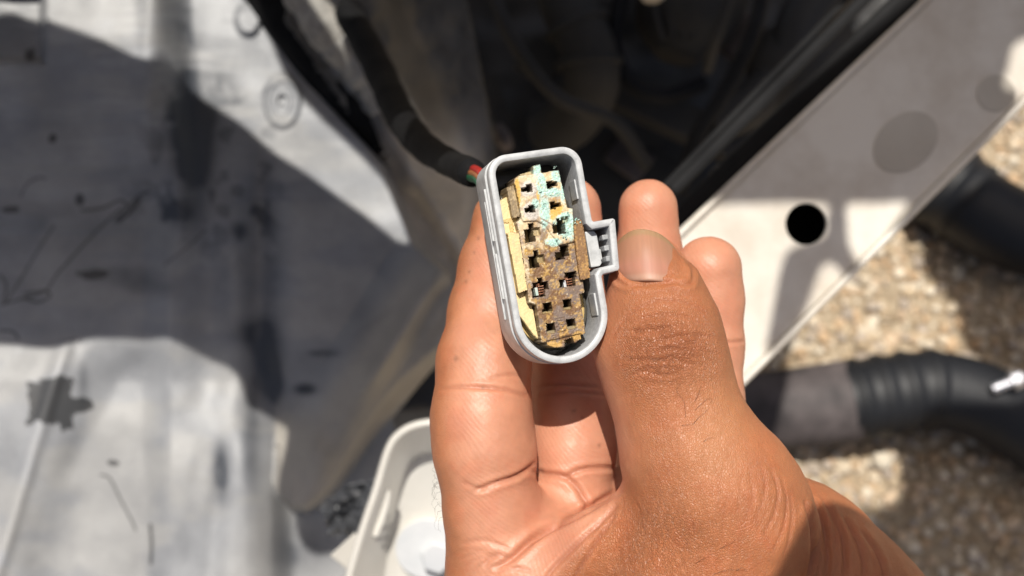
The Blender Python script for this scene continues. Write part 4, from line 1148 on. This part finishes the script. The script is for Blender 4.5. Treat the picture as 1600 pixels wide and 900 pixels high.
# thumb: folds above the knuckle and the long lines round its base
crease([(955,527),(973,501),(1005,479),(1040,469),(1080,477),(1108,492)], 0.22, 2.4, isT)
crease([(985,505),(1010,494),(1045,490),(1085,497)], 0.14, 2.2, isT)
crease([(995,463),(1040,456),(1090,464)], 0.10, 2.0, isT)
for k in range(26):      # knuckle wrinkles: short wandering arcs
    t = k/25
    y0 = 498 + 82*t + random.uniform(-4, 4); x0 = 1040 + random.uniform(-40, 40); w = random.uniform(22, 62)*(1-0.35*abs(t-0.4))
    bow = random.uniform(-12, 2)*(1-t) + 5*t
    pl = [(x0-w, y0+random.uniform(-2, 9)), (x0-w*0.4, y0+bow*0.7+random.uniform(-4, 4)), (x0+w*0.3, y0+bow+random.uniform(-4, 4)), (x0+w, y0+random.uniform(0, 11))]
    crease(pl, random.uniform(0.07, 0.20), random.uniform(2.2, 3.4), isT, swell=0.6)
for k in range(9):
    x0 = 985 + k*13 + random.uniform(-5, 5); y0 = 535 + random.uniform(-20, 20)
    crease([(x0, y0-14), (x0+random.uniform(-5, 5), y0), (x0+random.uniform(-7, 7), y0+15)], 0.13, 2.0, isT, swell=0.5)
for x0, y0, dx, l, dp in ((1190,722,6,95,.20),(1206,728,10,110,.28),(1222,742,8,120,.24),(1176,735,0,85,.14),(1160,752,-6,90,.12),(1140,775,-10,80,.10),(1236,765,2,110,.22)):
    crease([(x0-4, y0), (x0+dx, y0+l*0.35), (x0+dx*0.7-4, y0+l*0.7), (x0-14, y0+l)], dp, 2.3, isT | isW)
for x0, y0, x1, y1, dp in ((1258,780,1262,905,.7),(1272,778,1290,905,.5),(1296,790,1318,905,.55),(1318,808,1348,905,.4),(1342,828,1380,905,.35),(1280,770,1303,860,.3)):
    crease([(x0, y0), (x0*0.6+x1*0.4+9, y0*0.6+y1*0.4), (x0*0.25+x1*0.75+8, y0*0.25+y1*0.75), (x1, y1)], dp, 3.6, isW | isT, swell=0.6)
for k in range(30):      # fine stretch lines fanning down the thumb base
    t = random.random(); x0 = 985 + 215*t + random.uniform(-8, 8); y0 = random.uniform(690, 850); l = random.uniform(25, 70)
    lean = -26 + 34*t
    crease([(x0, y0), (x0+lean*0.4*l/50+random.uniform(-3, 3), y0+l*0.5), (x0+lean*l/50, y0+l)], random.uniform(0.04, 0.10), random.uniform(1.4, 2.4), isT, swell=0.5)
for k in range(70):      # crossed fine wrinkles where the thumb folds into the palm
    t = random.random(); x0 = 945 + 150*t + random.uniform(-10, 10); y0 = random.uniform(775, 890); l = random.uniform(18, 46); a = math.radians(random.choice((random.uniform(95, 125), random.uniform(55, 80), random.uniform(108, 128))))
    crease([(x0, y0), (x0+math.cos(a)*l*0.5+random.uniform(-2, 2), y0+math.sin(a)*l*0.5), (x0+math.cos(a)*l, y0+math.sin(a)*l)], random.uniform(0.05, 0.12), random.uniform(1.3, 2.0), isT | isWeb, swell=0.6)
for k in range(40):      # and across the side of the thumb
    x0 = random.uniform(985, 1060); y0 = random.uniform(585, 700); l = random.uniform(15, 34)
    crease([(x0, y0), (x0+random.uniform(-3, 6), y0+l*0.5), (x0+random.uniform(-4, 8), y0+l)], random.uniform(0.03, 0.07), random.uniform(1.3, 2.0), isT, swell=0.6)
nb = sstep(1.10, 0.92, np.hypot((hx-1019)/57, (hy-404)/46))*isT*(HN[:, 2] > 0)
disp -= 0.55*nb
crease([(961,372),(957,400),(959,425),(966,440),(985,447),(1010,442),(1045,440),(1076,445),(1083,430),(1078,405)], 0.16, 3.0, isT, taper=False, swell=1.5)
# slow unevenness of real flesh
disp += 0.5*(fbm(HV[:, 0]/9, HV[:, 1]/9, HV[:, 2]/9, 3, 3)-0.5) + 0.16*(fbm(HV[:, 0]/2.2, HV[:, 1]/2.2, HV[:, 2]/2.2, 5, 3)-0.5)
HV2 = HV + HN*disp[:, None]

# --- skin colour: brown back, pinker palm and pads (pigment, plus lit and darker thumb patches painted in)
back_t = np.where(isT, sstep(0.05, 0.55, HN[:, 2] + 0.35*HN[:, 0]), 0.0)
back_t = np.maximum(back_t, np.where(isW, 1.0, 0.0))
back_t = np.maximum(back_t, np.where(isI, sstep(0.35, 0.9, -HN[:, 0]), 0))
back_t = np.maximum(back_t, sstep(-0.1, -0.6, HN[:, 2]))
wl = np.interp(hy, [740, 770, 800, 850, 905, 960], [975, 970, 955, 905, 855, 820])
back_t = np.maximum(back_t, sstep(-6, 14, hx-wl)*sstep(720, 760, hy)*(hx < 1200)*(HN[:, 2] > 0)*(isT | isWeb | isPalm))
for _ in range(34):
    back_t = 0.4*back_t + 0.6*(np.bincount(E[:, 0], back_t[E[:, 1]], len(HV)) + np.bincount(E[:, 1], back_t[E[:, 0]], len(HV)))/deg
blot = fbm(HV[:, 0]/5, HV[:, 1]/5, HV[:, 2]/5, 11, 4)
fine = fbm(HV[:, 0]/1.1, HV[:, 1]/1.1, HV[:, 2]/1.1, 23, 3)
c_palm = np.array([0.545, 0.250, 0.150]); c_back = np.array([0.425, 0.155, 0.064]); c_red = np.array([0.42, 0.13, 0.07]); c_yel = np.array([0.60, 0.36, 0.20])
col = c_palm + (c_back-c_palm)*back_t[:, None]
col = col*(0.84 + 0.32*blot[:, None])*(0.92 + 0.16*fine[:, None])
mot = sstep(0.46, 0.66, fbm(HV[:, 0]/3.2, HV[:, 1]/3.2, HV[:, 2]/3.2, 37, 4))
col = col*(1-0.30*mot[:, None]) + 0.30*mot[:, None]*col*np.array([1.0, 0.74, 0.66])
pk = sstep(0.55, 0.75, fbm(HV[:, 0]/8, HV[:, 1]/8, HV[:, 2]/8, 31, 3))*(1-back_t)
col = col*(1-0.35*pk[:, None]) + 0.35*pk[:, None]*np.array([0.58, 0.235, 0.15])
tips = np.where(isR | isP | isM, 1.0, 0.0)*(1-back_t)
col = col*(1-0.3*tips[:, None]) + 0.3*tips[:, None]*np.array([0.62, 0.285, 0.18])
tz = np.exp(-((hx-1020)/95)**2 - ((hy-515)/75)**2)*isT
col = col*(1-0.75*tz[:, None]) + 0.75*tz[:, None]*np.array([0.36, 0.130, 0.050])*(0.9+0.2*blot[:, None])
tz = np.exp(-((hx-1120)/60)**2 - ((hy-675)/100)**2)*isT*(HN[:, 2] > 0)  # lighter patch painted where the thumb catches the sun
col = col*(1-0.65*tz[:, None]) + 0.55*tz[:, None]*np.array([0.56, 0.255, 0.115])
tz = np.exp(-((hx-1000)/40)**2 - ((hy-760)/110)**2)*isT  # left of the thumb painted darker for lighting contrast
col = col*(1-0.5*tz[:, None]) + 0.5*tz[:, None]*np.array([0.40, 0.16, 0.072])
kn = np.exp(-(((hx-1042)/75)**2 + ((hy-545)/52)**2))*isT*(HN[:, 2] > 0)
col = col*(1-0.45*kn[:, None]) + 0.45*kn[:, None]*np.array([0.37, 0.135, 0.066])
col = col*(1-0.5*red[:, None]) + 0.5*red[:, None]*c_red*0.8
for (sx, sy, sr) in ((747,372,3.0),(733,425,2.5),(728,440,3),(741,395,2),(755,605,2),(897,642,3),(910,653,2),(936,696,3),(846,735,3.5),(777,468,2.5),(712,560,4),(1063,462,2)):
    g = np.exp(-((hx-sx)**2+(hy-sy)**2)/sr**2)*(HN[:, 2] > 0)
    col = col*(1-0.4*g[:, None])
hand = mesh_obj('hand', c2w(HV2), HF, None, None, True, origin=c2w(np.array([pt(1250, 1150, -20)]))[0])
hand.data.materials.clear()
set_color(hand, 'skin', np.clip(col, 0, 1))
set_float(hand, 'back', back_t)
kb = np.exp(-((hx-1020)/110)**2 - ((hy-850)/75)**2)*(HN[:, 2] > 0)
set_float(hand, 'knuckle', np.clip(np.maximum(kn*1.3, 0.8*kb), 0, 1))
tag(hand, 'bare left hand pinching the corroded grey connector between thumb and fingers', 'hand')

def skin_material():
    m, nt, b = new_mat('skin')
    L = nt.links.new
    at = N(nt, 'ShaderNodeAttribute', attribute_name='skin')
    ab = N(nt, 'ShaderNodeAttribute', attribute_name='back')
    ak = N(nt, 'ShaderNodeAttribute', attribute_name='knuckle')
    tc = N(nt, 'ShaderNodeTexCoord')
    L(at.outputs['Color'], b.inputs['Base Color'])
    b.inputs['Subsurface Weight'].default_value = 0.22
    b.inputs['Subsurface Radius'].default_value = (1.0, 0.35, 0.18)
    b.inputs['Subsurface Scale'].default_value = 0.0022
    b.inputs['Specular IOR Level'].default_value = 0.5
    # skin cells: small polygons stretched by the pull of the skin
    mp = N(nt, 'ShaderNodeMapping'); mp.inputs['Scale'].default_value = (1.0, 0.72, 1.0)
    L(tc.outputs['Object'], mp.inputs['Vector'])
    nzw = N(nt, 'ShaderNodeTexNoise', Scale=420.0, Detail=2.0); L(mp.outputs['Vector'], nzw.inputs['Vector'])
    wm = N(nt, 'ShaderNodeMix', data_type='VECTOR'); wm.inputs[0].default_value = 0.0012
    L(mp.outputs['Vector'], wm.inputs[4]); L(nzw.outputs['Color'], wm.inputs[5])
    vo = N(nt, 'ShaderNodeTexVoronoi', feature='DISTANCE_TO_EDGE', Scale=3000.0); L(wm.outputs[1], vo.inputs['Vector'])
    vr = N(nt, 'ShaderNodeMapRange'); vr.inputs['From Max'].default_value = 0.22; L(vo.outputs['Distance'], vr.inputs['Value'])
    vo2 = N(nt, 'ShaderNodeTexVoronoi', feature='DISTANCE_TO_EDGE', Scale=1100.0); L(wm.outputs[1], vo2.inputs['Vector'])
    vr2 = N(nt, 'ShaderNodeMapRange'); vr2.inputs['From Max'].default_value = 0.12; L(vo2.outputs['Distance'], vr2.inputs['Value'])
    # papillary ridges of the palm side
    wv = N(nt, 'ShaderNodeTexWave', Scale=480.0, Distortion=16.0, Detail=2.0); wv.inputs['Detail Scale'].default_value = 0.16
    wv.bands_direction = 'DIAGONAL'
    L(tc.outputs['Object'], wv.inputs['Vector'])
    nz = N(nt, 'ShaderNodeTexNoise', Scale=2400.0, Detail=3.0); L(tc.outputs['Object'], nz.inputs['Vector'])
    add = N(nt, 'ShaderNodeMath', operation='MULTIPLY_ADD'); add.inputs[1].default_value = 0.22
    L(vr2.outputs[0], add.inputs[0]); L(vr.outputs[0], add.inputs[2])
    add2 = N(nt, 'ShaderNodeMath', operation='MULTIPLY_ADD'); add2.inputs[1].default_value = 0.6
    L(nz.outputs['Fac'], add2.inputs[0]); L(add.outputs[0], add2.inputs[2])
    # long fine lines where the skin is stretched along the thumb
    mp2 = N(nt, 'ShaderNodeMapping'); mp2.inputs['Scale'].default_value = (1900.0, 420.0, 900.0); mp2.inputs['Rotation'].default_value = (0, 0, 0.28)
    L(tc.outputs['Object'], mp2.inputs['Vector'])
    nl = N(nt, 'ShaderNodeTexNoise', Scale=1.0, Detail=3.0, Roughness=0.6); L(mp2.outputs['Vector'], nl.inputs['Vector'])
    add3 = N(nt, 'ShaderNodeMath', operation='MULTIPLY_ADD'); add3.inputs[1].default_value = 2.2
    L(nl.outputs['Fac'], add3.inputs[0]); L(add2.outputs[0], add3.inputs[2])
    add2 = add3
    mixh = N(nt, 'ShaderNodeMix', data_type='FLOAT')
    wsc = N(nt, 'ShaderNodeMath', operation='MULTIPLY_ADD'); wsc.inputs[1].default_value = 0.3
    L(wv.outputs['Fac'], wsc.inputs[0]); L(nz.outputs['Fac'], wsc.inputs[2])
    L(ab.outputs['Fac'], mixh.inputs[0]); L(wsc.outputs[0], mixh.inputs[2]); L(add2.outputs[0], mixh.inputs[3])
    bp = N(nt, 'ShaderNodeBump', Strength=1.0)
    ds = N(nt, 'ShaderNodeMath', operation='MULTIPLY_ADD'); ds.inputs[1].default_value = 0.00008; ds.inputs[2].default_value = 0.000048
    L(ak.outputs['Fac'], ds.inputs[0]); L(ds.outputs[0], bp.inputs['Distance'])
    L(mixh.outputs[0], bp.inputs['Height']); L(bp.outputs['Normal'], b.inputs['Normal'])
    rr = N(nt, 'ShaderNodeMapRange'); rr.inputs['To Min'].default_value = 0.36; rr.inputs['To Max'].default_value = 0.60
    L(nz.outputs['Fac'], rr.inputs['Value'])
    rk = N(nt, 'ShaderNodeMath', operation='MULTIPLY_ADD'); rk.inputs[1].default_value = -0.13
    L(ak.outputs['Fac'], rk.inputs[0]); L(rr.outputs[0], rk.inputs[2]); L(rk.outputs[0], b.inputs['Roughness'])
    return m
M['skin'] = skin_material()
hand.data.materials.append(M['skin'])

# --- thumbnail: a curved plate bedded on the thumb tip
def surf_z(x, y, z0=12.0):
    """front surface of the hand under photograph pixels"""
    z = np.full(x.shape, z0)
    for _ in range(60):
        d = D0 - z
        q = np.stack([(x-800)*d/FPX, (450-y)*d/FPX, z], 1).astype(np.float32)
        z = z - np.clip(hand_sdf(q), -1, 3)*0.7
    return z
def nail():
    nu, nv = 41, 41
    U, Vv = np.meshgrid(np.linspace(-1, 1, nu), np.linspace(0, 1, nv))
    # v = 0 at the cuticle, 1 at the free edge
    yb = 447 - 6*(1-U**2) + 2*U - 20*np.abs(U)**7; yt = 359 + 34*np.abs(U)**2.4 + 9*U
    hw = 61 - 5*np.abs(Vv-0.35)
    cx = 1021 - 9*Vv
    X = cx + U*hw*(1-0.10*Vv**3 - 0.13*np.clip(1-Vv/0.3, 0, 1)**2); Y = yb + (yt-yb)*Vv
    zc = surf_z(np.full(nv, 1020.0), np.linspace(440, 374, nv))
    prof = np.interp(Vv[:, 0], np.linspace(0, 1, nv), zc)
    prof = np.convolve(np.pad(prof, 6, mode='edge'), np.ones(13)/13, 'valid')
    Z = prof[:, None] + 0.22 - 6.6*np.abs(U)**2.2*0.82 - 2.6*np.clip(Vv-0.5, 0, 1)**2
    Z[0] -= 0.6; Z[1] -= 0.2
    d = D0 - Z
    Pq = np.stack([(X-800)*d/FPX, (450-Y)*d/FPX, Z], -1).reshape(-1, 3)
    idx = np.arange(nu*nv).reshape(nv, nu)
    F = np.stack([idx[:-1, :-1], idx[:-1, 1:], idx[1:, 1:], idx[1:, :-1]], -1).reshape(-1, 4)
    o = mesh_obj('thumbnail', c2w(Pq), F, M['nail'], hand, True)
    md = o.modifiers.new('thickness', 'SOLIDIFY'); md.thickness = 0.0006; md.offset = -1
    u = U.ravel(); v = Vv.ravel()
    base = np.array([0.41, 0.205, 0.125]); lun = np.array([0.50, 0.31, 0.225]); tipc = np.array([0.34, 0.22, 0.11]); pinkc = np.array([0.44, 0.205, 0.138])
    c = base + (pinkc-base)*np.exp(-((v-0.3)/0.2)**2)[:, None]
    a = sstep(0.17, 0.09, v - 0.03*(1-u**2)); c = c + (lun-c)*(0.55*a)[:, None]
    a = sstep(0.86, 0.93, v); c = c + (tipc-c)*(0.75*a)[:, None]
    c = c*(0.93+0.14*vnoise(u*25, v*3, None, 4))[:, None]
    a = sstep(0.045, 0.0, v); c = c*(1-0.55*a)[:, None]
    a = sstep(0.90, 1.0, np.abs(u)); c = c*(1-0.35*a)[:, None]
    set_color(o, 'nailcol', c)
    o['label'] = 'short clean pink thumbnail with pale crescent'
    return o
mn, nt_, b_ = new_mat('nail')
at_ = N(nt_, 'ShaderNodeAttribute', attribute_name='nailcol'); nt_.links.new(at_.outputs['Color'], b_.inputs['Base Color'])
b_.inputs['Roughness'].default_value = 0.48; b_.inputs['Specular IOR Level'].default_value = 0.35; b_.inputs['Subsurface Weight'].default_value = 0.15
b_.inputs['Subsurface Radius'].default_value = (1, .4, .25); b_.inputs['Subsurface Scale'].default_value = 0.001
M['nail'] = mn
nail()

# --- hairs: on the thumb, and curling off the edge of the hand
M['hair'] = simple('dark_hair', (0.02, 0.014, 0.01), (0.04, 0.025, 0.018), 0.45, 50)
def hair_set(paths, rad):
    Vs, Fs, o = [], [], 0
    for pl in paths:
        c = np.array(smooth_line(pl, 5)); n = len(c); t = np.gradient(c, axis=0); t /= np.linalg.norm(t, axis=1)[:, None]+1e-9
        a = np.cross(t, [0.3, 0.2, 0.9]); a /= np.linalg.norm(a, axis=1)[:, None]+1e-9; b = np.cross(t, a)
        rr = rad*np.linspace(1, 0.35, n)[:, None]
        for k in range(3):
            th = k*2.0944; Vs.append(c + rr*(math.cos(th)*a + math.sin(th)*b))
        for i in range(n-1):
            for k in range(3):
                k2 = (k+1) % 3; Fs.append([o+k*n+i, o+k2*n+i, o+k2*n+i+1, o+k*n+i+1])
        o += 3*n
    return np.concatenate(Vs), Fs
hp = []
def lay(pl, lift=0.12, arch=0.5):
    x = np.array([p[0] for p in pl], float); y = np.array([p[1] for p in pl], float)
    z = surf_z(x, y) + lift + arch*np.sin(np.linspace(0, math.pi, len(pl)))
    hp.append([pt(a, b, c) for a, b, c in zip(x, y, z)])
for pl in ([(1071,652),(1070,632),(1066,622),(1058,612),(1060,602),(1068,597)], [(1085,628),(1091,616),(1096,602)], [(1086,641),(1097,630),(1105,623),(1112,623),(1110,630)],
           [(1083,663),(1092,652),(1100,645),(1110,636)], [(1065,665),(1075,663),(1086,661)], [(1087,880),(1100,872),(1113,866)], [(1125,857),(1140,850),(1150,843)],
           [(1115,897),(1140,890),(1165,892)], [(1150,892),(1160,887),(1168,893)], [(1099,690),(1108,684),(1118,684)]):
    lay(pl)
for k in range(12):       # curls off the back of the hand, seen past its edge
    y0 = 735 + 78*random.random(); ex = np.interp(y0, [720, 780, 830], [684, 690, 697])
    z = -19 + random.uniform(-5, 3); r = random.uniform(7, 13); s = random.choice((-1, 1)); x0 = ex+6
    pl = []
    for j in range(7):
        a = j/6*random.uniform(2.6, 4.2)
        pl.append(pt(x0 - 6 - r*math.sin(a*0.8)*random.uniform(.9, 1.3), y0 + s*r*(1-math.cos(a)) + j*1.5, z))
    pl[0] = pt(x0+4, y0, z)
    hp.append(pl)
hv, hf = hair_set(hp, 0.028)
ho = mesh_obj('hair', c2w(hv), hf, M['hair'], hand, True)
ho['kind'] = 'stuff'
